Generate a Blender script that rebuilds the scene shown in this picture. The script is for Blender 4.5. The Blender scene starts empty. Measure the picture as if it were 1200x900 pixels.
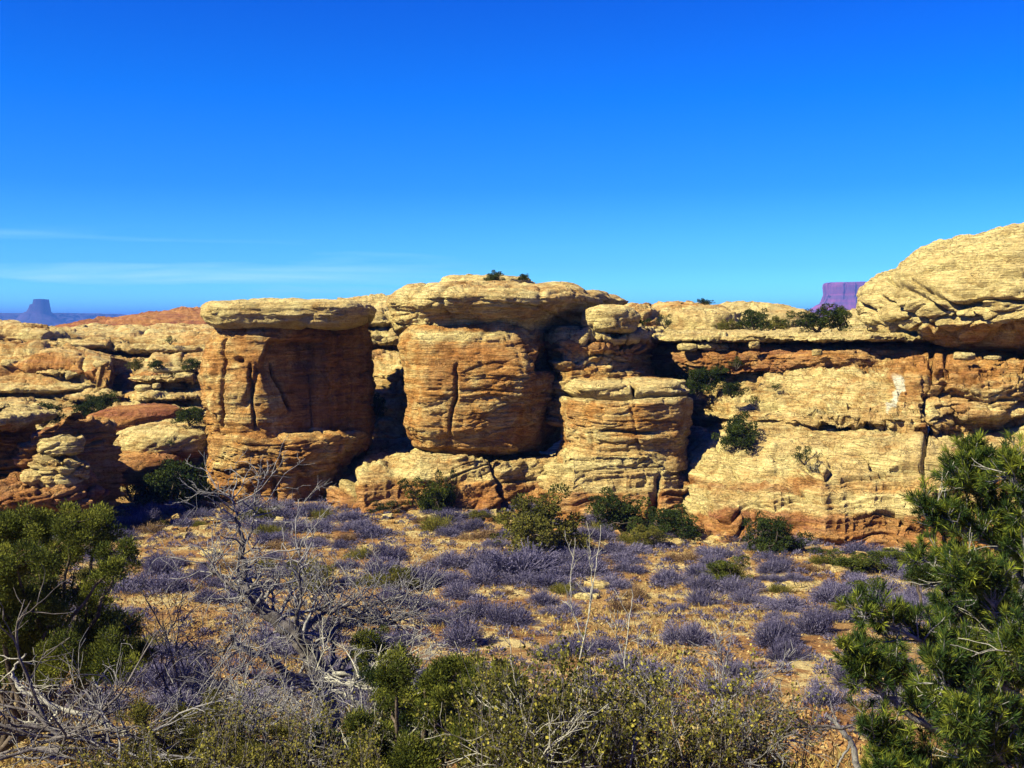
import bpy, math, random
import numpy as np
R = math.radians
scene = bpy.context.scene
col = scene.collection

# ------------------------------------------------------------------ camera, sky, sun
F = 1287.0            # focal length in photo pixels (1200 wide)
HZ = 378.0            # horizon row of the photo
cd = bpy.data.cameras.new('camera'); cam = bpy.data.objects.new('camera', cd); col.objects.link(cam)
cam.location = (0, 0, 0); cam.rotation_euler = (R(90), 0, 0)
cd.sensor_width = 36; cd.lens = 36 * F / 1200; cd.shift_y = -(450 - HZ) / 1200
cd.clip_start = 0.1; cd.clip_end = 60000
scene.camera = cam
SUN_EL = R(41)
SDX, SDY = -0.86, -0.51                     # horizontal direction towards the sun
w = bpy.data.worlds.new('World'); scene.world = w; w.use_nodes = True
wn = w.node_tree; wn.nodes.clear()
def N(nt, t, **kw):
    n = nt.nodes.new(t)
    for k, v in kw.items(): setattr(n, k, v)
    return n
sky = N(wn, 'ShaderNodeTexSky', sky_type='NISHITA', sun_disc=False)
sky.sun_elevation = SUN_EL; sky.sun_rotation = math.atan2(SDX, SDY); sky.air_density = 1.0; sky.dust_density = 0.0; sky.ozone_density = 4.0; sky.altitude = 1500
gm = N(wn, 'ShaderNodeGamma'); gm.inputs[1].default_value = 1.0
mulc = N(wn, 'ShaderNodeVectorMath', operation='MULTIPLY'); mulc.inputs[1].default_value = (0.20, 0.83, 1.27)
geo = N(wn, 'ShaderNodeTexCoord'); sep = N(wn, 'ShaderNodeSeparateXYZ')
wn.links.new(geo.outputs['Generated'], sep.inputs[0])
# deep polarised blue: sky deepens with height; unseen zenith tinted violet-blue to colour shadows
rmp = N(wn, 'ShaderNodeValToRGB'); wn.links.new(sep.outputs[2], rmp.inputs[0])
e = rmp.color_ramp.elements
e[0].position = 0.0; e[0].color = (2.3, 1.6, 1.3, 1)
e[1].position = 1.0; e[1].color = (0.12, 0.10, 0.80, 1)
for p_, c_ in ((0.05, (1.15, 0.90, 0.98, 1)), (0.12, (0.35, 0.62, 0.95, 1)), (0.2, (0.01, 0.54, 1.0, 1)), (0.29, (0.0, 0.40, 0.95, 1)), (0.5, (0.02, 0.17, 0.85, 1))):
    q = e.new(p_); q.color = c_
m2 = N(wn, 'ShaderNodeVectorMath', operation='MULTIPLY')
wn.links.new(sky.outputs[0], gm.inputs[0]); wn.links.new(gm.outputs[0], mulc.inputs[0])
wn.links.new(mulc.outputs[0], m2.inputs[0]); wn.links.new(rmp.outputs[0], m2.inputs[1])
# thin streaks of cirrus low over the horizon
mp = N(wn, 'ShaderNodeMapping'); mp.inputs['Scale'].default_value = (2.2, 2.2, 34); mp.inputs['Rotation'].default_value = (0, R(-3), 0)
nz = N(wn, 'ShaderNodeTexNoise'); nz.inputs['Scale'].default_value = 1.6; nz.inputs['Detail'].default_value = 5; nz.inputs['Distortion'].default_value = 0.4
wn.links.new(geo.outputs['Generated'], mp.inputs[0]); wn.links.new(mp.outputs[0], nz.inputs[0])
cr = N(wn, 'ShaderNodeMapRange'); cr.inputs[1].default_value = 0.50; cr.inputs[2].default_value = 0.70; cr.inputs[4].default_value = 0.9
wn.links.new(nz.outputs[0], cr.inputs[0])
hm = N(wn, 'ShaderNodeMapRange'); hm.inputs[1].default_value = 0.085; hm.inputs[2].default_value = 0.03; wn.links.new(sep.outputs[2], hm.inputs[0])
xm = N(wn, 'ShaderNodeMapRange'); xm.inputs[1].default_value = 0.12; xm.inputs[2].default_value = -0.3; wn.links.new(sep.outputs[0], xm.inputs[0])
k1 = N(wn, 'ShaderNodeMath', operation='MULTIPLY'); k2 = N(wn, 'ShaderNodeMath', operation='MULTIPLY')
wn.links.new(cr.outputs[0], k1.inputs[0]); wn.links.new(hm.outputs[0], k1.inputs[1]); wn.links.new(k1.outputs[0], k2.inputs[0]); wn.links.new(xm.outputs[0], k2.inputs[1])
mx = N(wn, 'ShaderNodeMix', data_type='RGBA'); wn.links.new(k2.outputs[0], mx.inputs[0]); wn.links.new(m2.outputs[0], mx.inputs[6]); mx.inputs[7].default_value = (4.2, 7.4, 9.5, 1)
bg = N(wn, 'ShaderNodeBackground'); bg.inputs[1].default_value = 0.050
wo = N(wn, 'ShaderNodeOutputWorld'); wn.links.new(mx.outputs[2], bg.inputs[0]); wn.links.new(bg.outputs[0], wo.inputs[0])

sl = bpy.data.lights.new('sun', 'SUN'); so = bpy.data.objects.new('sun', sl); col.objects.link(so)
sl.energy = 5.0; sl.angle = R(0.53); sl.color = (1.0, 0.89, 0.45)
import mathutils
sd = mathutils.Vector((SDX * math.cos(SUN_EL), SDY * math.cos(SUN_EL), math.sin(SUN_EL))).normalized()
so.rotation_euler = sd.to_track_quat('Z', 'Y').to_euler(); so.location = (-40, -20, 60)
vs = scene.view_settings
scene.display_settings.display_device = 'sRGB'; vs.view_transform = 'Standard'; vs.look = 'None'; vs.exposure = 1.68; vs.gamma = 1.0
scene.cycles.diffuse_bounces = 1
scene.render.resolution_x = 1024; scene.render.resolution_y = 768

# ------------------------------------------------------------------ helpers
def W(px, py, D):
    return np.array([(px - 600) / F * D, D, (HZ - py) / F * D])

def _h(ix, iy, iz, seed):
    h = (ix.astype(np.int64) * 374761393 + iy.astype(np.int64) * 668265263 + iz.astype(np.int64) * 2147483647 + seed * 974634777) & 0xffffffff
    h = ((h ^ (h >> 13)) * 1274126177) & 0xffffffff
    h = ((h ^ (h >> 15)) * 2246822519) & 0xffffffff
    return ((h ^ (h >> 16)) & 0xffff).astype(np.float32) / 32767.5 - 1
def noise(x, y, z, seed=0):
    """value noise, about -1..1"""
    x, y, z = np.broadcast_arrays(x, y, z)
    xi = np.floor(x); yi = np.floor(y); zi = np.floor(z)
    fx = (x - xi).astype(np.float32); fy = (y - yi).astype(np.float32); fz = (z - zi).astype(np.float32)
    xi = xi.astype(np.int32); yi = yi.astype(np.int32); zi = zi.astype(np.int32)
    fx = fx * fx * (3 - 2 * fx); fy = fy * fy * (3 - 2 * fy); fz = fz * fz * (3 - 2 * fz)
    r = 0
    c = [[[_h(xi + a, yi + b, zi + d, seed) for d in (0, 1)] for b in (0, 1)] for a in (0, 1)]
    def L(a, b, t): return a + (b - a) * t
    return L(L(L(c[0][0][0], c[1][0][0], fx), L(c[0][1][0], c[1][1][0], fx), fy),
             L(L(c[0][0][1], c[1][0][1], fx), L(c[0][1][1], c[1][1][1], fx), fy), fz)
def fbm(x, y, z, o=4, seed=0, g=0.5):
    r = 0; a = 1.0; s = 0; f = 1.0
    for i in range(o):
        r = r + a * noise(x * f + 17.3 * i, y * f - 9.1 * i, z * f + 3.7 * i, seed + i); s += a; a *= g; f *= 2.03
    return r / s
def cells(x, y, z, seed):
    """blocky cells: value -1..1 of the nearest cell and how far its border is"""
    xi = np.floor(x - .5); yi = np.floor(y - .5); zi = np.floor(z - .5)
    b1 = np.full(x.shape, 9., np.float32); b2 = b1.copy(); v = np.zeros(x.shape, np.float32)
    for a in (0, 1):
        for b in (0, 1):
            for c in (0, 1):
                ix, iy, iz = (xi + a).astype(np.int32), (yi + b).astype(np.int32), (zi + c).astype(np.int32)
                h = _h(ix, iy, iz, seed); h2 = _h(ix, iy, iz, seed + 7); h3 = _h(ix, iy, iz, seed + 13)
                d = np.sqrt((x - ix - .5 - .36 * h) ** 2 + (y - iy - .5 - .36 * h2) ** 2 + (z - iz - .5 - .36 * h3) ** 2).astype(np.float32)
                n = d < b1; b2 = np.where(n, b1, np.minimum(b2, d)); v = np.where(n, (h + h2 + h3) / 1.6, v); b1 = np.where(n, d, b1)
    return v, b2 - b1
def sstep(a, b, x):
    t = np.clip((x - a) / (b - a), 0, 1); return t * t * (3 - 2 * t)

def mesh_np(name, V, Fq, mat, parent=None, smooth=True, attr=None, attrname='rock', loc=None):
    """V (n,3), Fq (m,k) faces with k = 3 or 4"""
    V = np.asarray(V, np.float32); Fq = np.asarray(Fq, np.int32)
    me = bpy.data.meshes.new(name)
    if loc is not None: V = V - np.asarray(loc, np.float32)
    m, k = Fq.shape
    me.vertices.add(len(V)); me.vertices.foreach_set('co', V.ravel())
    me.loops.add(m * k); me.loops.foreach_set('vertex_index', Fq.ravel())
    me.polygons.add(m); me.polygons.foreach_set('loop_start', np.arange(0, m * k, k, dtype=np.int32))
    me.polygons.foreach_set('loop_total', np.full(m, k, np.int32))
    me.polygons.foreach_set('use_smooth', np.full(m, smooth, bool))
    if attr is not None:
        a = me.color_attributes.new(attrname, 'FLOAT_COLOR', 'POINT')
        a.data.foreach_set('color', np.asarray(attr, np.float32).ravel())
    me.update(calc_edges=True)
    me.materials.append(mat)
    o = bpy.data.objects.new(name, me); col.objects.link(o)
    if parent is not None: o.parent = parent
    elif loc is not None: o.location = tuple(float(v) for v in loc)
    return o
def tag(o, label=None, cat=None, group=None, kind=None):
    if label: o['label'] = label
    if cat: o['category'] = cat
    if group: o['group'] = group
    if kind: o['kind'] = kind
    return o
def thing(name, label, cat, loc, group=None):
    o = bpy.data.objects.new(name, None); col.objects.link(o); o.location = tuple(float(v) for v in loc); o.empty_display_size = 0.3
    tag(o, label, cat, group); o['_o'] = list(o.location)
    return o
def P0(parent): return np.array(list(parent.location)) if parent is not None else None

# ------------------------------------------------------------------ materials
def mat(name):
    m = bpy.data.materials.new(name); m.use_nodes = True; nt = m.node_tree
    b = nt.nodes['Principled BSDF']; b.inputs['Roughness'].default_value = 0.95
    b.inputs['Specular IOR Level'].default_value = 0.08
    return m, nt, b
def lk(nt, a, b): nt.links.new(a, b)
def noise_node(nt, vec, scale, detail=4, rough=0.55, dist=0.0, mapping=None):
    if mapping is not None:
        mp = N(nt, 'ShaderNodeMapping'); mp.inputs['Scale'].default_value = mapping[0]
        if len(mapping) > 1: mp.inputs['Rotation'].default_value = mapping[1]
        lk(nt, vec, mp.inputs[0]); vec = mp.outputs[0]
    n = N(nt, 'ShaderNodeTexNoise'); n.inputs['Scale'].default_value = scale; n.inputs['Detail'].default_value = detail
    n.inputs['Roughness'].default_value = rough; n.inputs['Distortion'].default_value = dist
    lk(nt, vec, n.inputs['Vector']); return n.outputs[0]
def ramp(nt, fac, stops):
    r = N(nt, 'ShaderNodeValToRGB'); e = r.color_ramp.elements
    while len(e) < len(stops): e.new(0.5)
    for i, (p, c) in enumerate(stops):
        e[i].position = p; e[i].color = (c, c, c, 1) if not isinstance(c, tuple) else (*c, 1)
    lk(nt, fac, r.inputs[0]); return r.outputs[0]
def mixc(nt, f, a, b, mode='MIX'):
    m = N(nt, 'ShaderNodeMix', data_type='RGBA', blend_type=mode)
    if isinstance(f, (int, float)): m.inputs[0].default_value = f
    else: lk(nt, f, m.inputs[0])
    for s, v in ((6, a), (7, b)):
        if isinstance(v, tuple): m.inputs[s].default_value = (*v, 1)
        else: lk(nt, v, m.inputs[s])
    return m.outputs[2]
def mth(nt, op, a, b=None):
    m = N(nt, 'ShaderNodeMath', operation=op)
    for i, v in enumerate((a, b)):
        if v is None: continue
        if isinstance(v, (int, float)): m.inputs[i].default_value = v
        else: lk(nt, v, m.inputs[i])
    return m.outputs[0]

CREAM = (0.45, 0.41, 0.265); ORANGE = (0.38, 0.225, 0.10); RED = (0.20, 0.078, 0.062); VARN_SHADE = (0.055, 0.022, 0.035)
def rock_material(name, tilt=0.0, bump=0.10, sc=1.0):
    m, nt, b = mat(name)
    g = N(nt, 'ShaderNodeNewGeometry'); at = N(nt, 'ShaderNodeVertexColor', layer_name='rock')
    pos = g.outputs['Position']; sp = N(nt, 'ShaderNodeSeparateColor'); lk(nt, at.outputs[0], sp.inputs[0])
    big = noise_node(nt, pos, 0.16 * sc, 4, 0.6)
    mid = noise_node(nt, pos, 0.9 * sc, 5, 0.65, 0.4)
    stra = noise_node(nt, pos, 1.0, 5, 0.7, 0.5, ((0.12 * sc, 0.12 * sc, 2.6 * sc), (0, tilt, 0)))
    stra2 = noise_node(nt, pos, 1.0, 4, 0.75, 0.7, ((0.4 * sc, 0.4 * sc, 10.0 * sc), (0, tilt, 0)))
    fine = noise_node(nt, pos, 9.0 * sc, 5, 0.7)
    # orange <-> cream by mask and bedding
    cm = mth(nt, 'ADD', sp.outputs[1], mth(nt, 'MULTIPLY', mth(nt, 'SUBTRACT', stra, 0.5), 1.5))
    cm = mth(nt, 'ADD', cm, mth(nt, 'MULTIPLY', mth(nt, 'SUBTRACT', mid, 0.5), 1.4))
    c = mixc(nt, ramp(nt, cm, [(0.15, 0.0), (0.75, 1.0)]), ORANGE, CREAM)
    rm = mth(nt, 'ADD', sp.outputs[0], mth(nt, 'MULTIPLY', mth(nt, 'SUBTRACT', stra, 0.5), 1.7))
    rm = mth(nt, 'ADD', rm, mth(nt, 'MULTIPLY', mth(nt, 'SUBTRACT', big, 0.5), 0.8))
    c = mixc(nt, ramp(nt, rm, [(0.25, 0.0), (0.85, 1.0)]), c, RED)
    # desert varnish: long vertical drips; also deepens shade painted on the pillar's right
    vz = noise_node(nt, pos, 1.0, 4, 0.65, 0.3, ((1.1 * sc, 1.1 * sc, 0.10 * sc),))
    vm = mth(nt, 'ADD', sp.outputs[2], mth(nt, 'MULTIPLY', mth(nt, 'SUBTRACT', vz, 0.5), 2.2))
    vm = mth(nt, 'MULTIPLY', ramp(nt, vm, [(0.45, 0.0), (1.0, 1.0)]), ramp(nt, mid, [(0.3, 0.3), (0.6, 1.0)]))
    c = mixc(nt, mth(nt, 'MULTIPLY', vm, 0.75), c, VARN_SHADE)
    rb = noise_node(nt, pos, 1.0, 5, 0.68, 0.8, ((0.34 * sc, 0.34 * sc, 0.55 * sc),))
    c = mixc(nt, mth(nt, 'MULTIPLY', ramp(nt, rb, [(0.47, 0.0), (0.60, 1.0)]), mth(nt, 'SUBTRACT', 0.85, mth(nt, 'MULTIPLY', sp.outputs[1], 0.65))), c, (0.28, 0.145, 0.07))
    # thin lines of the bedding and general mottling
    c = mixc(nt, 1.0, c, ramp(nt, stra2, [(0.25, (0.45, 0.36, 0.32)), (0.42, (0.90, 0.86, 0.80)), (0.6, (1.0, 1.0, 1.0)), (0.8, (1.15, 1.12, 1.05))]), 'MULTIPLY')
    c = mixc(nt, 1.0, c, ramp(nt, mid, [(0.25, (0.50, 0.38, 0.30)), (0.45, (0.92, 0.86, 0.80)), (0.72, (1.15, 1.15, 1.12))]), 'MULTIPLY')
    c = mixc(nt, 1.0, c, ramp(nt, fine, [(0.28, (0.50, 0.42, 0.38)), (0.45, (0.95, 0.92, 0.90)), (0.75, (1.22, 1.22, 1.2))]), 'MULTIPLY')
    c = mixc(nt, at.outputs[1], c, (0.50, 0.50, 0.52))
    lk(nt, c, b.inputs['Base Color'])
    h = mth(nt, 'ADD', mth(nt, 'MULTIPLY', stra2, 0.8), mth(nt, 'ADD', mth(nt, 'MULTIPLY', fine, 0.35), mth(nt, 'MULTIPLY', mid, 0.8)))
    ck = noise_node(nt, pos, 1.0, 4, 0.6, 0.9, ((0.55 * sc, 0.55 * sc, 2.2 * sc), (0, tilt, 0))); ck2 = noise_node(nt, pos, 1.0, 3, 0.6, 0.6, ((1.6 * sc, 1.6 * sc, 1.1 * sc),))
    ca = ramp(nt, mth(nt, 'ABSOLUTE', mth(nt, 'SUBTRACT', ck, 0.5)), [(0.0, 0.0), (0.022, 1.0)]); cb = ramp(nt, mth(nt, 'ABSOLUTE', mth(nt, 'SUBTRACT', ck2, 0.5)), [(0.0, 0.3), (0.015, 1.0)])
    h = mth(nt, 'ADD', h, mth(nt, 'ADD', mth(nt, 'MULTIPLY', ca, 0.30), mth(nt, 'MULTIPLY', cb, 0.14)))
    bp = N(nt, 'ShaderNodeBump'); bp.inputs['Strength'].default_value = 1.0; bp.inputs['Distance'].default_value = bump * 3.2
    lk(nt, h, bp.inputs['Height']); lk(nt, bp.outputs[0], b.inputs['Normal'])
    return m
M_ROCK = rock_material('sandstone')
M_DOME = rock_material('crossbedded_sandstone', tilt=R(5))
M_ROCKR = rock_material('dipping_sandstone', tilt=R(-6))

def foliage_material(name, c1, c2, c3=None, trans=0.25):
    m, nt, b = mat(name)
    at = N(nt, 'ShaderNodeVertexColor', layer_name='var'); sp = N(nt, 'ShaderNodeSeparateColor'); lk(nt, at.outputs[0], sp.inputs[0])
    oi = N(nt, 'ShaderNodeObjectInfo')
    f = mth(nt, 'ADD', mth(nt, 'MULTIPLY', sp.outputs[0], 0.85), mth(nt, 'MULTIPLY', oi.outputs['Random'], 0.25))
    stops = [(0.1, c1), (0.9, c2)] if c3 is None else [(0.1, c1), (0.55, c2), (0.98, c3)]
    c = ramp(nt, f, stops)
    lk(nt, c, b.inputs['Base Color'])
    tr = N(nt, 'ShaderNodeBsdfTranslucent'); lk(nt, c, tr.inputs[0])
    ms = N(nt, 'ShaderNodeMixShader'); ms.inputs[0].default_value = trans
    out = nt.nodes['Material Output']; lk(nt, b.outputs[0], ms.inputs[1]); lk(nt, tr.outputs[0], ms.inputs[2]); lk(nt, ms.outputs[0], out.inputs[0])
    return m
def wood_material(name, c1, c2):
    m, nt, b = mat(name); g = N(nt, 'ShaderNodeNewGeometry')
    n = noise_node(nt, g.outputs['Position'], 9, 4, 0.6, 0.5); n2 = noise_node(nt, g.outputs['Position'], 60, 3, 0.6)
    c = mixc(nt, ramp(nt, n, [(0.3, 0.0), (0.7, 1.0)]), c1, c2); c = mixc(nt, 1.0, c, ramp(nt, n2, [(0.25, 0.5), (0.7, 1.1)]), 'MULTIPLY')
    lk(nt, c, b.inputs['Base Color'])
    bp = N(nt, 'ShaderNodeBump'); bp.inputs['Distance'].default_value = 0.01; lk(nt, n2, bp.inputs['Height']); lk(nt, bp.outputs[0], b.inputs['Normal'])
    return m
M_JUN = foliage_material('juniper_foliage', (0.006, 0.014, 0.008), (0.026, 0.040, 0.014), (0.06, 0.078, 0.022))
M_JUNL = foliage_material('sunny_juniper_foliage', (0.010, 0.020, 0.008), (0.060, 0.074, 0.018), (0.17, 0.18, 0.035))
M_OLIVE = foliage_material('olive_shrub_foliage', (0.025, 0.030, 0.010), (0.085, 0.085, 0.025), (0.16, 0.145, 0.04))
M_SAGE = foliage_material('sage_twigs', (0.016, 0.016, 0.055), (0.070, 0.066, 0.155), (0.17, 0.16, 0.30), 0.1)
M_SAGEB = foliage_material('brown_twigs', (0.05, 0.03, 0.03), (0.13, 0.08, 0.06), (0.22, 0.16, 0.10), 0.1)
M_GRASS = foliage_material('dry_grass', (0.10, 0.06, 0.03), (0.22, 0.16, 0.07), (0.32, 0.27, 0.13), 0.2)
M_PINE = foliage_material('pinyon_needles', (0.005, 0.016, 0.010), (0.026, 0.050, 0.016), (0.21, 0.24, 0.035), 0.25)  # last stop bright yellow-green: sunlit tuft tips put into the needle colour
M_YLEAF = foliage_material('small_yellow_leaves', (0.03, 0.035, 0.012), (0.085, 0.085, 0.022), (0.32, 0.29, 0.07), 0.3)
M_DEAD = wood_material('bleached_dead_wood', (0.09, 0.09, 0.135), (0.27, 0.27, 0.36))
M_DEADL = wood_material('pale_dead_wood', (0.20, 0.20, 0.24), (0.42, 0.42, 0.47))
M_DEADD = wood_material('dark_dead_wood', (0.045, 0.04, 0.055), (0.16, 0.15, 0.20))
M_BARK = wood_material('juniper_bark', (0.04, 0.03, 0.03), (0.12, 0.10, 0.11))

def ground_material():
    m, nt, b = mat('desert_soil'); g = N(nt, 'ShaderNodeNewGeometry'); pos = g.outputs['Position']
    a = noise_node(nt, pos, 0.22, 5, 0.6, 0.6); c2 = noise_node(nt, pos, 0.62, 6, 0.65, 0.5); f = noise_node(nt, pos, 7, 5, 0.75); ff = noise_node(nt, pos, 22, 3, 0.7)
    c = mixc(nt, ramp(nt, a, [(0.40, 0.0), (0.56, 1.0)]), (0.21, 0.12, 0.065), (0.30, 0.21, 0.11))
    c = mixc(nt, ramp(nt, c2, [(0.49, 0.0), (0.57, 1.0)]), c, (0.44, 0.39, 0.25))
    c = mixc(nt, ramp(nt, c2, [(0.30, 1.0), (0.42, 0.0)]), c, (0.10, 0.05, 0.035))
    c = mixc(nt, 1.0, c, ramp(nt, f, [(0.25, (0.45, 0.35, 0.32)), (0.5, (0.95, 0.9, 0.85)), (0.75, (1.2, 1.15, 1.1))]), 'MULTIPLY')
    c = mixc(nt, 1.0, c, ramp(nt, ff, [(0.3, (0.6, 0.5, 0.5)), (0.55, (1.0, 1.0, 1.0))]), 'MULTIPLY')
    lk(nt, c, b.inputs['Base Color'])
    bp = N(nt, 'ShaderNodeBump'); bp.inputs['Strength'].default_value = 1; bp.inputs['Distance'].default_value = 0.12
    lk(nt, mth(nt, 'ADD', mth(nt, 'MULTIPLY', f, 1.0), mth(nt, 'MULTIPLY', c2, 0.8)), bp.inputs['Height']); lk(nt, bp.outputs[0], b.inputs['Normal'])
    return m
M_GROUND = ground_material()

# ------------------------------------------------------------------ ground
GP = np.array([(-60, 1.5), (-5, -0.6), (0, -1.75), (8, -4.2), (15, -6.15), (18, -6.65), (22, -7.25), (28, -8.15), (36, -9.0), (48, -9.75), (60, -9.95), (75, -9.9), (100, -9.8), (300, -10), (900, -25), (60000, -60)])
def ground_z(x, y):
    x = np.asarray(x, float); y = np.asarray(y, float)
    z = np.interp(y, GP[:, 0], GP[:, 1])
    near = sstep(6, 16, y) * (1 - sstep(70, 200, y))
    z = z + near * (0.22 * fbm(x / 7, y / 7, 0 * x, 3, 5) + 0.07 * fbm(x / 1.3, y / 1.3, 0 * x, 3, 9))
    return z
def ground_at_pixel(px, py):
    """the point of the ground seen at a photo pixel"""
    s = (HZ - py) / F
    ys = np.linspace(9, 75, 1400); xs = (px - 600) / F * ys
    d = s * ys - ground_z(xs, ys)
    i = np.argmax(d < 0)
    if d[i] >= 0: i = len(ys) - 1
    y = ys[i]; x = (px - 600) / F * y
    return np.array([x, y, float(ground_z(x, y))])
def grid_faces(nu, nv, wrap=False):
    a = np.arange(nu * nv).reshape(nu, nv)
    if wrap: a = np.vstack([a, a[:1]])
    return np.stack([a[:-1, :-1], a[1:, :-1], a[1:, 1:], a[:-1, 1:]], -1).reshape(-1, 4)
def make_ground():
    g = np.geomspace(1, 400, 60)
    xs = np.concatenate([-46 * g[::-1], np.arange(-45.7, 45.8, 0.28), 46 * g])
    ys = np.concatenate([-np.geomspace(3, 3000, 30)[::-1], np.arange(-2, 8, 0.5), np.arange(8, 70, 0.28), np.geomspace(70.5, 20000, 90)])
    X, Y = np.meshgrid(xs, ys, indexing='ij')
    Z = ground_z(X, Y)
    far = sstep(200, 900, np.hypot(X, Y))
    Z = Z + far * 3 * fbm(X / 400, Y / 400, 0 * X, 3, 3)
    V = np.stack([X, Y, Z], -1).reshape(-1, 3)
    o = mesh_np('ground', V, grid_faces(len(xs), len(ys)), M_GROUND)
    tag(o, kind='structure')
make_ground()

# ------------------------------------------------------------------ rock surfaces
RK = dict(dip=0.0, lump=0.35, strat=0.22, groove=0.16, crack=0.14, sc=1.0, seed=1, warp=0.9, ydip=0.0, cw=0.06, block=0.20, rough=1.0)
def rock_disp(x, y, z, k):
    sc = k['sc']; sd = k['seed']
    wv = fbm(x / (7 * sc), y / (7 * sc), z / (7 * sc), 3, sd)
    s = (z + k['dip'] * x + k['ydip'] * y) / sc + k['warp'] * wv
    lx = x / (9 * sc); ly = y / (9 * sc)
    d = k['lump'] * sc * (fbm(x / (3.6 * sc), y / (3.6 * sc), z / (3.2 * sc), 4, sd + 10) + 0.9 * wv)
    n1 = noise(lx, ly, s * 0.75, sd + 20); n2 = noise(lx * 1.7, ly * 1.7, s * 1.9, sd + 21); n3 = noise(lx * 3, ly * 3, s * 5.0, sd + 22)
    n4 = noise(lx * 6, ly * 6, s * 11.0, sd + 25)
    d = d + k['strat'] * sc * (np.tanh(7 * n1) * 0.8 + 0.5 * np.tanh(6 * n2) + 0.34 * np.tanh(4 * n3) + 0.13 * n4)
    g1 = noise(lx * 1.2 + 5, ly * 1.2, s * 0.95, sd + 23); g2 = noise(lx * 2.4 + 5, ly * 2.4, s * 2.3, sd + 24)
    gm = sstep(-0.25, 0.25, fbm(x / (3 * sc), y / (3 * sc), z / (3 * sc), 2, sd + 26))
    d = d - k['groove'] * sc * (1.3 * np.exp(-(g1 / 0.07) ** 2) + 0.9 * gm * np.exp(-(g2 / 0.10) ** 2))
    if k['crack'] > 0:
        c1 = noise(x / (2.6 * sc) + 0.7 * wv, y / (2.6 * sc), z / (10 * sc), sd + 30); m = sstep(-0.1, 0.35, noise(x / (5 * sc), y / (5 * sc), z / (3.5 * sc), sd + 31))
        c2 = noise(x / (1.3 * sc) + z / (9 * sc), y / (1.3 * sc), z / (4 * sc), sd + 32); mm = sstep(0.1, 0.5, noise(x / (2 * sc), y / (2 * sc), z / (1.6 * sc), sd + 33))
        d = d - k['crack'] * sc * (1.6 * m * np.exp(-(c1 / k['cw']) ** 2) + 0.7 * mm * np.exp(-(c2 / 0.06) ** 2))
    if k['block'] > 0:
        wx = 0.5 * noise(x / sc * 1.3, y / sc * 1.3, z / sc * 1.3, sd + 50)
        v, ed = cells(x / (1.9 * sc) + wx, y / (1.9 * sc), s / 0.62 + wx * .6, sd + 51); bm = sstep(-0.35, 0.25, noise(x / (4 * sc), y / (4 * sc), z / (3 * sc), sd + 52))
        d = d + k['block'] * sc * bm * (0.9 * v - 1.1 * np.exp(-(ed / 0.09) ** 2))
        v, ed = cells(x / (0.8 * sc) + wx, y / (0.8 * sc), s / 0.22 + wx, sd + 53); bm = sstep(-0.1, 0.5, noise(x / (2.2 * sc), y / (2.2 * sc), z / (1.5 * sc), sd + 54))
        d = d + 0.6 * k['block'] * sc * bm * (0.9 * v - 0.6 * np.exp(-(ed / 0.12) ** 2))
    rg = 1 - np.abs(fbm(x / (1.5 * sc), y / (1.5 * sc), z / (0.9 * sc), 4, sd + 60, 0.6)) * 2.4
    d = d - 0.14 * k['rough'] * sc * np.maximum(rg, 0) ** 3
    d = d + 0.08 * sc * fbm(x * 1.6 / sc, y * 1.6 / sc, z * 3 / sc, 4, sd + 40, 0.6)
    return d
def lin_up(G, n_each, axis=0):
    """piecewise linear upsampling along an axis; n_each = samples per interval"""
    G = np.moveaxis(G, axis, 0); t = []
    for i, n in enumerate(n_each): t.append(i + np.arange(n) / n)
    t = np.concatenate(t + [np.array([len(n_each)])]); i = np.minimum(t.astype(int), len(n_each) - 1); f = (t - i)
    f = f.reshape((-1,) + (1,) * (G.ndim - 1))
    return np.moveaxis(G[i] * (1 - f) + G[i + 1] * f, 0, axis)
def smooth_ax(G, axis, r, wrap=False):
    if r < 1: return G
    k = int(r); ker = np.hanning(2 * k + 3)[1:-1]; ker /= ker.sum()
    G = np.moveaxis(G, axis, 0)
    if wrap: P = np.concatenate([G[-k:], G, G[:k]])
    else: P = np.concatenate([2 * G[:1] - G[k:0:-1], G, 2 * G[-1:] - G[-2:-k - 2:-1]])
    out = sum(ker[j] * P[j:j + len(G)] for j in range(2 * k + 1))
    return np.moveaxis(out, 0, axis)
def finish(name, Pw, px, py, mtl, parent, kk, paint, wrap=False, edge=None, extra=None):
    k = dict(RK); k.update(kk)
    du = (np.roll(Pw, -1, 0) - np.roll(Pw, 1, 0)) if wrap else np.gradient(Pw, axis=0)
    dv = np.gradient(Pw, axis=1)
    n = np.cross(du, dv); ln = np.linalg.norm(n, axis=-1, keepdims=True); n = n / np.maximum(ln, 1e-9)
    if edge is not None:
        e3 = edge[..., None]; sg = np.where(np.arange(Pw.shape[1]) > Pw.shape[1] / 2, 1.0, -1.0)[None, :, None] * np.array([0, 0, 1.0]); n = n * e3 + (1 - e3) * sg; n = n / np.maximum(np.linalg.norm(n, axis=-1, keepdims=True), 1e-6)
    d = rock_disp(Pw[..., 0], Pw[..., 1], Pw[..., 2], k)
    if extra is not None: d = d + extra(px, py, Pw)
    Q = Pw + n * d[..., None]
    c = np.zeros(Q.shape[:2] + (4,), np.float32)
    r, g, b, a = paint(px, py, Pw)
    for i, v in enumerate((r, g, b, a)): c[..., i] = v
    nu, nv = Q.shape[:2]
    return mesh_np(name, Q.reshape(-1, 3), grid_faces(nu, nv, wrap), mtl, parent, True, c.reshape(-1, 4), loc=P0(parent))
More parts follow.
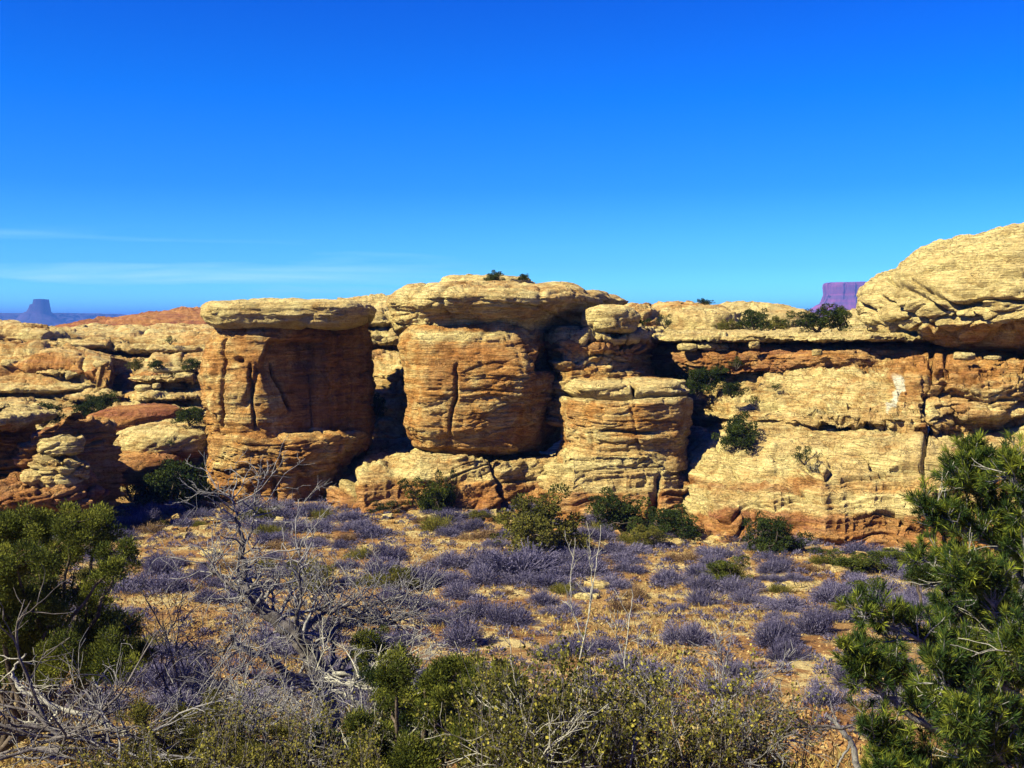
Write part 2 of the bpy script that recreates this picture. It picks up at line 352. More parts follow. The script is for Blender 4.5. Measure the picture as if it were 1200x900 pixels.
def loft(name, cols, parent, paint, mtl=None, kk={}, step=1.1, smv=2, smu=8, jit=(2.0, 0.5), seed=1, extra=None):
    """cols: [(px, [(py, D), ...]), ...] the same number of levels in every column; outward normal faces the camera"""
    G = np.array([[(c[0] + (l[2] if len(l) > 2 else 0), l[0], l[1]) for l in c[1]] for c in cols], float)
    nu = [max(2, int(abs(cols[i + 1][0] - cols[i][0]) / step)) for i in range(len(cols) - 1)]
    G = lin_up(G, nu, 0); G = smooth_ax(G, 0, min(smu, (len(G) - 2) // 2))
    U, Lv = G.shape[:2]
    s = G[:, :1, 0] / 26.0; lev = np.arange(Lv)[None, :]
    jm = np.ones(Lv); jm[0] = 0.3
    G[..., 1] += jit[0] * jm * fbm(s, lev * 3.7 + seed, 0 * s + seed, 4, seed)
    G[..., 2] += jit[1] * jm * fbm(s * 0.7, lev * 5.1 + 40 + seed, 0 * s, 4, seed + 3)
    nv = []
    for j in range(Lv - 1):
        dpy = np.abs(G[:, j + 1, 1] - G[:, j, 1]).mean(); dd = np.abs(G[:, j + 1, 2] - G[:, j, 2]).mean()
        nv.append(int(np.clip(max(dpy / (step * 0.8), dd * 3.0), 3, 90)))
    G = lin_up(G, nv, 1)
    Pw = np.stack([(G[..., 0] - 600) / F * G[..., 2], G[..., 2], (HZ - G[..., 1]) / F * G[..., 2]], -1)
    Pw = smooth_ax(Pw, 1, smv)
    return finish(name, Pw, G[..., 0], G[..., 1], mtl or M_ROCK, parent, kk, paint, extra=extra)
def plan_radii(poly, n):
    """normalised plan polygon (star-shaped) -> radius-like unit points for n angles, angle 0 at front (-y), clockwise to the left... """
    th = np.linspace(0, 2 * np.pi, n, endpoint=False)
    P = np.array(poly, float); a = np.arctan2(P[:, 0], -P[:, 1]) % (2 * np.pi); r = np.hypot(P[:, 0], P[:, 1])
    o = np.argsort(a); a = a[o]; r = r[o]; x = P[o, 0]; y = P[o, 1]
    # walk straight edges between the corners
    aa = np.concatenate([a - 2 * np.pi, a, a + 2 * np.pi]); xx = np.tile(x, 3); yy = np.tile(y, 3)
    out = np.zeros((n, 2))
    for i, t in enumerate(th):
        j = np.searchsorted(aa, t) - 1
        x0, y0, x1, y1 = xx[j], yy[j], xx[j + 1], yy[j + 1]
        dx, dy = math.sin(t), -math.cos(t)
        den = dx * (y1 - y0) - dy * (x1 - x0); rr = (x0 * (y1 - y0) - y0 * (x1 - x0)) / den
        out[i] = (dx * rr, dy * rr)
    return smooth_ax(out, 0, max(2, n // 45), True)
ROUND = [(math.sin(t) * (abs(math.sin(t)) ** 4 + abs(math.cos(t)) ** 4) ** -0.25, -math.cos(t) * (abs(math.sin(t)) ** 4 + abs(math.cos(t)) ** 4) ** -0.25) for t in np.linspace(0, 2 * np.pi, 24, endpoint=False)]
OVAL = [(math.sin(t), -math.cos(t)) for t in np.linspace(0, 2 * np.pi, 24, endpoint=False)]
def tower(name, rows, Da, Dz, b, parent, paint, plan=ROUND, plan2=None, mtl=None, kk={}, n=None, step=1.05, smv=3, extra=None, dshift=None, backb=None):
    """rows: (py, pxL, pxR[, blend[, depth scale]]) from bottom to top; Da axis depth, Dz depth that fixes heights, b half depth (m)"""
    rows = [tuple(r) + (0.0, None)[len(r) - 3:] if len(r) < 5 else tuple(r) for r in rows]
    wmax = max(r[2] - r[1] for r in rows)
    if n is None: n = int(np.clip(wmax * 2.6 / step, 60, 760))
    pA = plan_radii(plan, n); pB = plan_radii(plan2 or plan, n)
    rr = []
    for (py, L, Rr, bl, ds) in rows:
        if ds is None: ds = (Rr - L) / wmax
        rr.append((py, L, Rr, bl or 0, ds))
    A = np.array(rr, float)
    nv = []
    for j in range(len(A) - 1):
        hor = max(abs(A[j + 1, 1] - A[j, 1]), abs(A[j + 1, 2] - A[j, 2])) * 0.35
        nv.append(int(np.clip(max(abs(A[j + 1, 0] - A[j, 0]) / (step * 0.8), hor / step), 2, 110)))
    A = lin_up(A, nv, 0); A = smooth_ax(A, 0, smv); A[:, 4] = np.maximum(A[:, 4], 0.01)
    bl = A[:, 3][None, :, None]
    U = pA[:, None, :] * (1 - bl) + pB[:, None, :] * bl
    cx = (A[:, 1] + A[:, 2]) / 2; hw = np.maximum((A[:, 2] - A[:, 1]) / 2, 0.2)
    X = (cx[None] - 600) / F * Da + U[..., 0] * hw[None] / F * Da
    yy = U[..., 1] * A[:, 4][None]
    Y = Da + np.where(yy > 0, yy * (backb or b), yy * b)
    Z = ((HZ - A[:, 0]) / F * Dz)[None] + 0 * X
    Pw = np.stack([X, Y, Z], -1)
    px = 600 + X / Y * F; py = HZ - Z / Y * F
    poler = np.minimum(1, A[:, 4] / 0.12)[None]
    # orientation: angle grows from the front to the right, rows go up
    return finish(name, Pw, px, py, mtl or M_ROCK, parent, kk, paint, wrap=True, edge=poler, extra=extra)
def boulder(name, px, py, wpx, hpx, D, parent, paint, depth=None, kk={}, mtl=None, flat=0.75, label=None, cat='rock', group=None, tilt=0):
    """rounded slab whose front-view centre is px,py"""
    b = (depth or wpx * 0.42 / F * D)
    L, Rr = px - wpx / 2, px + wpx / 2
    prof = [(0.5, 0.02), (0.5, flat * 0.75), (0.40, 0.90), (0.15, 0.99), (-0.1, 1.0), (-0.3, 0.93), (-0.43, flat), (-0.5, flat * 0.45), (-0.5, 0.02)]
    rows = [(py + a * hpx, px - f * wpx / 2, px + f * wpx / 2, 0, f) for a, f in prof]
    own = parent is None
    k = dict(rough=.5, block=.1, lump=0.16, strat=0.07, groove=0.05, crack=0.0, sc=max(0.35, min(1, hpx / F * D / 1.4)), seed=int(px) % 97); k.update(kk)
    o = tower(name, rows, D + b, D + b * 0.5, b, parent, paint, OVAL, kk=k, mtl=mtl, step=1.6, smv=1)
    if own: tag(o, label, cat, group)
    return o

def strat_paint(cream=0.5, red=0.0, varn=0.0, bands=(), white=None):
    """bands: (z0, z1, red, cream) in world heights"""
    def f(px, py, P):
        r = np.full(px.shape, red, np.float32); c = np.full(px.shape, cream, np.float32); v = np.full(px.shape, varn, np.float32); a = np.zeros(px.shape, np.float32)
        wob = 4 * fbm(px / 30, py / 30, 0 * px, 3, 7)
        for (p0, p1, rr, cc) in bands:
            m = sstep(p0 - 4, p0 + 4, py + wob) * (1 - sstep(p1 - 4, p1 + 4, py + wob))
            r = r * (1 - m) + rr * m; c = c * (1 - m) + cc * m
        if white is not None: a = white(px, py)
        return r, c, v, a
    return f
CR = strat_paint(0.85, -0.1); CRO = strat_paint(0.55, 0.0); ORG = strat_paint(0.2, 0.12, 0.25); REDP = strat_paint(0.1, 0.75)

#@ROCKS
# ---- the flat-topped pillar on the left
t1 = thing('rock_pillar', 'free-standing orange sandstone pillar with a flat cream caprock and a dark shaded right side', 'rock pillar', W(338, 600, 60))
planT1 = [(-1, 0.25), (-0.97, -0.45), (-0.72, -0.90), (-0.30, -1.06), (-0.02, -1.0), (0.30, -0.62), (0.42, -0.60), (0.97, 0.15), (1, 0.6), (0.7, 1), (-0.7, 1)]
def t1x(px, py, P):
    # vertical joints of the lit face, a slanting block edge and a pocket
    def grv(x0, y0, x1, y1, w, d):
        t = np.clip((py - y0) / (y1 - y0), 0, 1); xx = x0 + (x1 - x0) * t + 2 * noise(py / 9, 0 * py, 0 * py, 4)
        return -d * np.exp(-((px - xx) / w) ** 2) * sstep(y0 - 6, y0 + 3, py) * (1 - sstep(y1 - 3, y1 + 6, py))
    front = (P[..., 1] < 64.5)
    d = grv(291, 430, 299, 500, 1.8, 0.6) + grv(322, 428, 343, 478, 2.2, 0.7) + grv(262, 395, 258, 500, 1.6, 0.4) + grv(262, 515, 262, 590, 2.5, 0.5) + grv(249, 490, 252, 600, 2, 0.6)
    d = d - 0.7 * np.exp(-((px - 279) / 4) ** 2 - ((py - 422) / 3.5) ** 2) - 0.5 * np.exp(-((px - 250) / 3) ** 2 - ((py - 508) / 7) ** 2)
    # stepped alcove high on the shaded side
    d = d - 0.7 * sstep(0, 8, px - (300 + np.abs(py - 432) * 0.35)) * sstep(396, 402, py) * (1 - sstep(440, 505, py + (360 - px) * 0.5)) * (1 - sstep(372, 384, px))
    return np.where(front, d, 0)
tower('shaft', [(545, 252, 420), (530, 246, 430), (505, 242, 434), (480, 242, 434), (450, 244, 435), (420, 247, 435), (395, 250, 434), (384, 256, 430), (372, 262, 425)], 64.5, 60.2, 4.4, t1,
      (lambda f: lambda px, py, P: (lambda q: (q[0], q[1] - .2 * sstep(330, 360, px), q[2] + 0.35 * sstep(330, 360, px), q[3]))(f(px, py, P)))(strat_paint(0.20, 0.10, 0.42, [(380, 398, 0.3, 0.3), (440, 500, 0.0, 0.35)])), planT1, kk=dict(seed=11, rough=.5, block=.07, lump=0.30, strat=0.06, groove=0.05, crack=0.24, dip=-0.02), extra=t1x)  # right half: extra varnish and less cream deepen its shade in the colour
tower('pedestal', [(640, 232, 402), (600, 238, 404), (575, 240, 410), (552, 240, 424), (535, 241, 436), (524, 241.5, 438), (518, 242, 436), (513, 245, 431), (510, 262, 412), (508, 300, 380), (507, 330, 340)], 64.4, 59.8, 4.35, t1,
      strat_paint(0.32, 0.10, 0.15, [(560, 640, 0.40, 0.25)]), [(-1, 0.25), (-0.97, -0.45), (-0.72, -0.90), (-0.30, -1.10), (0.35, -1.10), (0.75, -0.75), (1, 0.1), (0.7, 1), (-0.7, 1)], kk=dict(seed=12, lump=0.36, strat=0.10, groove=0.12, crack=0.20, dip=0.10, block=.12, rough=.6),
      extra=lambda px, py, P: np.where(P[..., 1] < 64, -0.9 * np.exp(-((px - 318 - (py - 560) * 0.15) / 2) ** 2) * sstep(560, 570, py) - 1.0 * np.exp(-((px - 358) / 9) ** 2 - ((py - 551) / 3.5) ** 2), 0))
tower('caprock', [(389, 333, 337), (388.5, 285, 385), (385, 258, 418), (379, 250, 430), (369, 246, 437), (359, 248, 437), (352, 257, 430), (348, 278, 402), (346.5, 310, 370), (346, 333, 337)], 64.5, 60.0, 5.0, t1,
      strat_paint(0.95, -0.25, 0.05), ROUND, kk=dict(seed=13, block=.04, rough=.4, lump=0.20, strat=0.08, groove=0.12, crack=0.03, dip=0.05))

# ---- the broad capped block in the middle
t2 = thing('rock_block', 'broad tawny sandstone block in the middle under a wide overhanging cream caprock', 'rock formation', W(570, 605, 62))
def t2x(px, py, P):
    front = P[..., 1] < 64
    d = -0.5 * np.exp(-((px - 531 - 3 * noise(py / 12, 0 * py, 0 * py, 3) + (py - 470) * 0.12) / 1.8) ** 2) * sstep(420, 440, py) * (1 - sstep(480, 530, py))
    d = d - 1.1 * sstep(0, 18, px - (610 + (470 - py) * 0.25)) * sstep(398, 415, py) * (1 - sstep(432, 450, py + (px - 610) * 0.2))
    return np.where(front, d, 0)
tower('shaft', [(548, 560, 570), (543, 520, 640), (532, 490, 652), (505, 481, 660), (480, 480, 664), (455, 479, 670), (435, 478, 670), (415, 476, 662), (396, 474, 652), (388, 480, 648), (380, 490, 640)], 65.3, 58.8, 6.6, t2,
      strat_paint(0.30, 0.08, 0.44, [(386, 398, 0.0, 0.7), (405, 420, 0.2, 0.3), (470, 505, 0.1, 0.35)]), [(-1, 0.2), (-0.97, -0.6), (-0.75, -0.96), (-0.1, -1.03), (0.42, -1), (0.72, -0.62), (1, -0.1), (1, 0.6), (0.7, 1), (-0.7, 1)],
      kk=dict(seed=21, block=.07, rough=.5, lump=0.50, strat=0.05, groove=0.06, crack=0.05, dip=-0.03), extra=t2x)
tower('caprock', [(398, 548, 556), (398, 490, 664), (393, 470, 690), (382, 462, 704), (370, 458, 722), (358, 455, 742), (349, 456, 748), (341, 466, 735), (336, 484, 700), (332, 515, 655), (330, 560, 600)], 67.5, 61.5, 9.0, t2,
      strat_paint(0.72, 0.02, 0.10, [(375, 395, 0.0, 0.9)]), [(-1, 0.1), (-0.9, -0.6), (-0.6, -0.95), (-0.05, -1.0), (0.32, -0.86), (0.62, -0.42), (1, 0.25), (0.9, 0.7), (0.5, 1), (-0.6, 1), (-0.95, 0.6)],
      kk=dict(seed=22, block=.06, rough=.35, lump=0.34, strat=0.13, groove=0.12, crack=0.10, dip=0.10))
tower('top_slab', [(337, 560, 566), (337, 514, 626), (330, 516, 624), (325, 519, 618), (322.5, 535, 600), (322, 560, 566)], 72, 70, 3.4, t2, strat_paint(0.9, -0.2), OVAL, kk=dict(seed=23, lump=0.12, strat=0.08, groove=0.08, crack=0.02))
# tiered foot of the block
def footx(px, py, P):
    d = -1.2 * np.exp(-((px - 583 - (py - 560) * 0.22 - 2.5 * noise(py / 7, 0 * py, 0 * py, 2)) / 2.4) ** 2) * sstep(530, 545, py)
    d = d - 1.6 * np.exp(-((px - 402 - (600 - py) * 0.15) / 4) ** 2) * sstep(545, 560, py)
    d = d - 0.5 * np.exp(-((py - 566 + (px - 585) * 0.12) / 1.8) ** 2) * sstep(586, 596, px)
    return d
loft('foot', [(380, [(625, 59), (598, 59.3), (580, 59.8), (570, 61), (560, 68)]), (402, [(625, 57), (597, 57.4), (576, 58), (560, 59.5), (545, 68)]), (425, [(625, 56), (592, 56.4), (566, 57.2), (541, 59.5), (526, 68)]),
    (460, [(625, 56), (590, 56.5), (560, 58), (533, 61), (517, 70)]), (490, [(625, 56.8), (590, 57), (562, 57.6), (526, 59.2), (514, 68)]), (540, [(625, 57), (590, 57.3), (562, 57.8), (534, 58.2), (525, 66)]),
    (580, [(625, 57.3), (590, 57.5), (562, 58.0), (538, 58.4), (528, 66)]), (606, [(625, 58.0), (592, 58.4), (565, 59.0), (541, 59.4), (528, 67)]), (660, [(625, 58.6), (595, 59), (568, 59.6), (540, 60.6), (530, 68)]), (690, [(625, 62), (595, 63), (565, 63.5), (540, 64), (528, 70)])],
    t2, strat_paint(0.70, 0.02, 0.03, [(566, 640, 0.5, 0.3)]), kk=dict(seed=24, warp=1.6, rough=.7, block=.10, lump=0.30, strat=0.18, groove=0.24, crack=0.16, dip=-0.16, sc=0.8), smu=5, extra=footx)

# ---- shoulder right of the block
t2b = thing('rock_ledge', 'stepped ledge of thin cream sandstone beds right of the wide caprock', 'rock ledge', W(700, 460, 63))
loft('cliff_face', [(630, [(500, 64), (450, 64), (430, 64.5), (406, 64.8), (398, 66.5), (394, 66), (388, 66.5), (384, 75)]), (655, [(500, 59.5), (450, 60.5), (430, 61.0), (406, 61.4), (399, 63), (396, 61.6), (389, 62.2), (384, 74)]),
    (715, [(500, 59.2), (452, 60.2), (430, 60.8), (408, 61.2), (400, 63), (397, 60.8), (389, 61.6), (384, 74)]), (748, [(500, 60), (455, 61), (430, 62.4), (415, 62.2), (402, 63.2), (398, 61.6), (390, 62.6), (385, 74)]),
    (772, [(500, 66), (455, 69), (430, 70.4), (418, 69.6), (406, 69.5), (400, 69), (395, 70.0), (388, 76)]), (830, [(500, 66), (460, 69), (440, 71), (425, 72), (415, 72.5), (408, 73), (402, 74), (395, 78)])],
    t2b, strat_paint(0.5, 0.1, 0.05, [(384, 400, -0.1, 0.9), (400, 415, 0.4, 0.3)]), kk=dict(seed=31, block=.3, strat=0.34, groove=0.40, crack=0.12, lump=0.3, sc=0.8))
boulder('boulder', 717, 374, 62, 30, 60.6, None, strat_paint(0.85, -0.1), kk=dict(seed=33, groove=0.08), label='smooth loaf-shaped cream boulder perched on the ledge right of the wide caprock', cat='boulder')

# ---- the lower rounded block in front
t3 = thing('rock_block', 'lower rounded tan sandstone block with a groove round its top, in front of the ledges', 'rock formation', W(730, 600, 57))
def t3x(px, py, P):
    front = P[..., 1] < 61
    g = -0.8 * np.exp(-((py - 463.5 - 2.5 * np.sin(px / 22)) / 2.2) ** 2) - 0.45 * np.exp(-((py - 506 - 1.5 * np.sin(px / 13)) / 1.8) ** 2) * sstep(700, 715, px) * (1 - sstep(758, 775, px))
    g = g - 0.8 * np.exp(-((px - 742) / 1.8) ** 2) * (1 - sstep(458, 466, py))
    return np.where(front, g, 0)
tower('body', [(560, 720, 740), (556, 650, 808), (538, 655, 806), (526, 658, 804), (510, 657, 807), (490, 656, 808), (470, 657, 808), (458, 662, 804), (452, 674, 794), (449, 700, 770), (448, 728, 736)], 60.5, 56.2, 4.4, t3,
      strat_paint(0.52, 0.02, 0.22, [(446, 470, -0.1, 0.85), (470, 500, 0.15, 0.35)]), [(-1, 0.2), (-0.95, -0.55), (-0.6, -0.93), (0.1, -1.05), (0.7, -0.93), (0.97, -0.5), (1, 0.3), (0.7, 1), (-0.7, 1)], kk=dict(seed=41, rough=.6, block=.08, lump=0.28, strat=0.08, groove=0.08, crack=0.10, sc=0.8), extra=t3x)
for (bx, by, bw, bh, bd) in ((705, 454, 62, 12, 56.5), (765, 453, 66, 11, 57), (752, 447, 38, 7, 59), (788, 448, 34, 7, 59.5)):
    boulder('cap_slab', bx, by, bw, bh, bd, t3, strat_paint(0.9, -0.2), kk=dict(seed=bx % 50))
def f3x(px, py, P):
    return -1.9 * np.exp(-((px - 770 - (575 - py) * 0.22) / 3.6) ** 2) * sstep(548, 562, py) - 1.2 * np.exp(-((px - 640 - (575 - py) * 0.3) / 3) ** 2)
loft('foot', [(622, [(630, 58), (598, 58.5), (570, 59.5), (545, 61), (538, 68)]), (645, [(630, 55.5), (598, 56), (565, 57), (538, 58.5), (530, 66)]), (665, [(630, 54), (600, 54.5), (565, 55.5), (532, 56.0), (522, 66)]),
    (710, [(630, 53.2), (600, 53.8), (565, 55), (532, 55.6), (522, 66)]), (760, [(635, 53), (605, 53.5), (565, 55), (532, 55.8), (523, 66)]), (780, [(640, 53), (610, 53.6), (568, 55), (536, 56.2), (526, 66)]), (800, [(645, 53.5), (615, 54), (575, 55.4), (545, 58), (535, 66)]), (830, [(650, 56), (615, 57), (580, 58), (552, 61), (540, 67)])],
    t3, strat_paint(0.78, 0.0, 0.03, [(576, 660, 0.5, 0.3)]), kk=dict(seed=42, warp=1.8, block=.09, rough=.6, lump=0.24, strat=0.22, groove=0.34, crack=0.04, dip=-0.12, sc=0.7), smu=6, extra=f3x)

# ---- the long cliff on the right
t4 = thing('sandstone_cliff', 'long cream and orange sandstone cliff with a thin overhanging shelf, right of the rounded blocks', 'cliff', W(1000, 645, 50))
def white_streak(px, py):
    t = np.clip((py - 436) / 50, 0, 1); xc = 1051 - 13 * t + 2.5 * np.sin(py / 5) + 2 * noise(px / 4, py / 4, 0 * px, 8)
    wd = 7.0 - 3 * np.abs(t - 0.25) - 3.0 * t + 1.2 * noise(px / 3, py / 5, 0 * px, 18)
    return 0.85 * (1 - sstep(wd - 1.5, wd + 1.5, np.abs(px - xc))) * sstep(435, 441, py) * (1 - sstep(480, 487, py))
def c4(px, lv): return (px, lv)
def lowx(px, py, P):
    d = -0.5 * (1 - sstep(545, 575, py)) * np.exp(-((px - 1082 - 2 * np.sin(py / 11) + (py - 560) * 0.06) / 1.8) ** 2)
    d = d - 0.8 * np.exp(-((px - 975 - (py - 520) * -1.3) / 14) ** 2) * np.maximum(0, np.sin(py / 2.2)) * 0.5 * sstep(500, 508, py) * (1 - sstep(540, 550, py))
    d = d - 0.35 * np.exp(-((py - 527 + (px - 1100) * 0.42) / 2) ** 2) * sstep(1090, 1100, px) * (1 - sstep(1150, 1170, px))
    return d
loft('lower_face', [c4(770, [(650, 60), (625, 60), (600, 61), (565, 63), (535, 64), (492, 66), (486, 67), (482, 70)]), c4(800, [(660, 53.5), (632, 53.6), (600, 54.6), (570, 57), (540, 59.5), (500, 61.5), (490, 62.5), (486, 68)]),
    c4(850, [(672, 50), (640, 50.2), (605, 51), (575, 52.8), (540, 55.5), (505, 58.5), (493, 59.2), (488, 67)]), c4(900, [(680, 48.6), (648, 48.8), (610, 49.6), (575, 51.0), (540, 53.4), (508, 57.0), (498, 59.0), (490, 66)]),
    c4(960, [(690, 47.6), (652, 47.8), (612, 48.5), (575, 49.6), (540, 51.4), (509, 54.6), (499, 57.0), (492, 64)]), c4(1020, [(690, 47.2), (655, 47.4), (612, 48.0), (575, 49.0), (540, 50.4), (510, 52.9), (500, 55.4), (492, 62)]),
    c4(1080, [(690, 46.8), (655, 47), (612, 47.6), (575, 48.4), (540, 49.6), (514, 51.4), (506, 53.8), (498, 60)]), c4(1140, [(690, 46.6), (655, 46.8), (612, 47.4), (575, 48.0), (540, 48.8), (520, 50.2), (513, 52.8), (504, 60)]),
    c4(1210, [(690, 46.4), (655, 46.6), (612, 47.2), (575, 47.8), (540, 48.6), (520, 49.6), (512, 51.2), (506, 60)]), c4(1360, [(690, 46.4), (655, 46.6), (612, 47.2), (575, 47.8), (540, 48.6), (520, 49.6), (512, 51.2), (506, 60)])],
    t4, strat_paint(0.80, -0.04, 0.03, [(600, 700, 0.50, 0.3), (560, 573, 0.40, 0.5), (530, 545, 0.0, 0.9)]), M_ROCKR, kk=dict(seed=51, warp=2.6, lump=0.70, strat=0.26, groove=0.38, crack=0.03, dip=-0.05, sc=0.7, block=.20, rough=.6), jit=(2, 0.7), extra=lowx)
loft('middle_face', [c4(775, [(500, 68), (490, 67.5), (470, 68), (448, 69), (435, 72), (425, 78)]), c4(810, [(500, 64.5), (488, 63.8), (468, 64.6), (452, 66.5), (440, 69), (425, 75)]), c4(850, [(502, 61), (490, 60.2), (470, 61.4), (450, 63.4), (435, 66), (418, 72)]),
    c4(900, [(503, 58.2), (491, 57.6), (468, 59.2), (448, 61.2), (432, 63.5), (417, 68)]), c4(960, [(503, 55.8), (492, 55.0), (470, 56.6), (448, 58.6), (432, 61), (416, 66)]), c4(1015, [(505, 54.4), (492, 53.2), (468, 54.4), (446, 56.0), (430, 58), (415, 64)]),
    c4(1045, [(506, 53.6), (493, 52.4), (468, 53.2), (446, 54.4), (428, 55.6), (412, 61)]), c4(1085, [(508, 53), (497, 52.0), (470, 52.6), (446, 53.4), (425, 54.2), (412, 60)]),
    c4(1120, [(512, 53.4), (495, 53.6), (480, 52.4), (448, 52.8), (424, 53.4), (414, 60)]), c4(1160, [(514, 53.0), (500, 53.4), (484, 52.0), (448, 52.4), (420, 53.2), (412, 60)]), c4(1210, [(514, 52.6), (500, 52.8), (486, 51.8), (448, 52.2), (420, 53.0), (412, 60)]), c4(1360, [(514, 52.6), (500, 52.8), (486, 51.8), (448, 52.2), (420, 53.0), (412, 60)])],
    t4, (lambda f: lambda px, py, P: (lambda q: (q[0], q[1] - 0.22 * sstep(1020, 1060, px), q[2] + 0.5 * sstep(1110, 1125, px) * (1 - sstep(1150, 1165, px)) * (1 - sstep(485, 495, py)), q[3]))(f(px, py, P)))(strat_paint(0.70, 0.03, 0.10, [(412, 432, 0.25, 0.4)], white_streak)), M_ROCKR,
    kk=dict(seed=52, warp=1.6, lump=0.36, strat=0.26, groove=0.34, crack=0.14, sc=0.75, block=.26), jit=(1.6, 0.6), extra=lambda px, py, P: -0.9 * np.exp(-((px - 1090 - 2 * np.sin(py / 9)) / 2.2) ** 2) - 0.5 * np.exp(-((px - 1108) / 1.6) ** 2) * (1 - sstep(455, 475, py)))
loft('red_band', [c4(745, [(445, 70), (425, 69.5), (413, 70), (403, 71), (399, 76)]), c4(800, [(440, 66), (424, 65.6), (413, 65.8), (404, 66.8), (400, 74)]), c4(870, [(436, 64), (420, 63.5), (412, 63.6), (404, 64.5), (399, 72)]), c4(930, [(436, 62.5), (420, 62.0), (412, 62.2), (404, 63.5), (399, 72)]),
    c4(1000, [(436, 60.5), (420, 60), (410, 60.2), (404, 61.8), (399, 70)]), c4(1045, [(440, 60), (424, 60), (412, 60.8), (402, 62.5), (399, 70)]), c4(1120, [(436, 60.4), (424, 61), (412, 61.6), (402, 62.8), (399, 70)]), c4(1200, [(436, 60), (424, 61), (412, 61.8), (402, 62.8), (399, 70)]), c4(1360, [(436, 60), (424, 61), (412, 61.8), (402, 62.8), (399, 70)])],
    t4, strat_paint(0.30, 0.50), M_ROCKR, kk=dict(seed=53, lump=0.12, strat=0.10, groove=0.10, crack=0.03, sc=0.5))
loft('shelf', [c4(740, [(403, 73), (404, 71), (400, 68.6), (394, 68.6), (391, 70), (386, 88)]), c4(775, [(402, 73), (403, 69), (399, 66.2), (392, 66.4), (389.5, 68), (384, 88)]), c4(830, [(402, 71), (403, 67), (399, 64.4), (392, 64.6), (389, 66), (383.5, 88)]), c4(900, [(401, 70), (403, 65), (400, 62.4), (393, 62.6), (390, 64), (384, 88)]),
    c4(960, [(401, 68), (402, 63), (399, 60.8), (393, 61), (390, 62.4), (384, 86)]), c4(1020, [(401, 66), (402, 61.5), (399, 59.4), (393, 59.6), (389, 61), (383, 86)]), c4(1080, [(401, 66), (402, 61.5), (399, 60.4), (393, 60.6), (389, 62), (383, 86)]), c4(1200, [(401, 66), (402, 62.5), (399, 61.4), (393, 61.6), (389, 63), (383, 86)]), c4(1360, [(401, 66), (402, 62.5), (399, 61.4), (393, 61.6), (389, 63), (383, 86)])],
    t4, strat_paint(0.92, -0.2), M_ROCKR, kk=dict(seed=54, lump=0.14, strat=0.08, groove=0.06, crack=0.04, sc=0.6), smv=1, jit=(1.5, 0.5))
for i, (bx, by, bw, bh, bd) in enumerate(((806, 407, 24, 9, 64.6), (829, 406, 30, 9, 64.6), (845, 407.5, 20, 8, 64.8), (884, 404, 16, 10, 62.6), (958, 413, 14, 9, 60.2), (1130, 417, 26, 10, 54.6), (1163, 419, 22, 6, 54.4))):
    boulder('loose_slab', bx, by, bw, bh, bd, None, strat_paint(0.9, -0.2), label=('flat cream slab lying under the shelf, leftmost of three', 'flat cream slab under the shelf, middle of three', 'flat cream slab under the shelf, rightmost of three', 'small upright cream block propping the thin shelf', 'small cream block stuck on the red band below the shelf', 'cream stones perched on the orange wall under the dome', 'low tan slab on the orange wall at the right edge')[i], cat='rock')
# ---- the big dome
t5 = thing('rock_dome', 'huge cream cross-bedded sandstone dome overhanging the right end of the cliff', 'rock dome', W(1180, 400, 60))
def domex(px, py, P):
    d = 0
    for c0, sl_, w_, a_, x0, x1, y0, y1 in ((232, .60, 2.4, .8, 1015, 1130, 335, 400), (258, .60, 2.2, .7, 1010, 1160, 345, 405), (282, .52, 2.2, .8, 1005, 1120, 350, 405), (300, .5, 2.0, .6, 1005, 1100, 350, 405), (212, .62, 2.0, .6, 1060, 1200, 330, 395),
        (300, -.10, 1.9, .5, 1070, 1300, 0, 999), (330, -.05, 1.8, .5, 1040, 1300, 0, 999), (352, .02, 2.2, .7, 1060, 1300, 0, 999), (318, -.12, 1.6, .4, 1050, 1180, 0, 999), (286, -.16, 1.8, .5, 1100, 1300, 0, 999), (372, .12, 2.4, .8, 1090, 1300, 0, 999), (340, .16, 1.8, .5, 1030, 1150, 0, 999)):
        q = py - (px - 1010) * sl_ if sl_ > .3 else py - (px - 1100) * sl_
        cc = c0 + (110 if sl_ > .3 else 0) * 0 + 7 * noise(px / 34, py / 60, 0 * px, int(c0)) + 2.0 * noise(px / 7, py / 7, 0 * px, 77)
        if sl_ > .3: cc = cc + 75
        d = d - a_ * np.exp(-((q - cc) / w_) ** 2) * sstep(x0, x0 + 12, px) * (1 - sstep(x1 - 20, x1, px)) * sstep(y0 - 8, y0, py) * (1 - sstep(y1, y1 + 8, py)) * sstep(-0.6, 0.1, noise(px / 30, py / 30, 0 * px, int(c0) + 1))
    return d
tower('dome', [(409, 1180, 1200), (409, 1090, 1350), (405, 1068, 1385), (396, 1044, 1412), (384, 1022, 1426), (368, 1012, 1432), (350, 1011, 1430), (334, 1018, 1422), (318, 1030, 1410), (298, 1052, 1390), (280, 1080, 1362), (265, 1112, 1330), (254, 1150, 1300), (245, 1190, 1266), (243, 1225, 1235)], 66, 58, 12.5, t5,
      strat_paint(1.15, -0.2, 0.0, [(380, 410, 0.1, 0.6)]), [(-1, 0.1), (-0.95, -0.62), (-0.7, -0.92), (-0.3, -1.02), (0.2, -1.02), (0.7, -0.9), (1, 0), (0.6, 1), (-0.6, 1)], None, M_DOME,
      kk=dict(seed=61, warp=1.8, rough=.6, block=.10, lump=0.42, strat=0.20, groove=0.26, crack=0.05, dip=-0.06, sc=1.0), extra=domex)
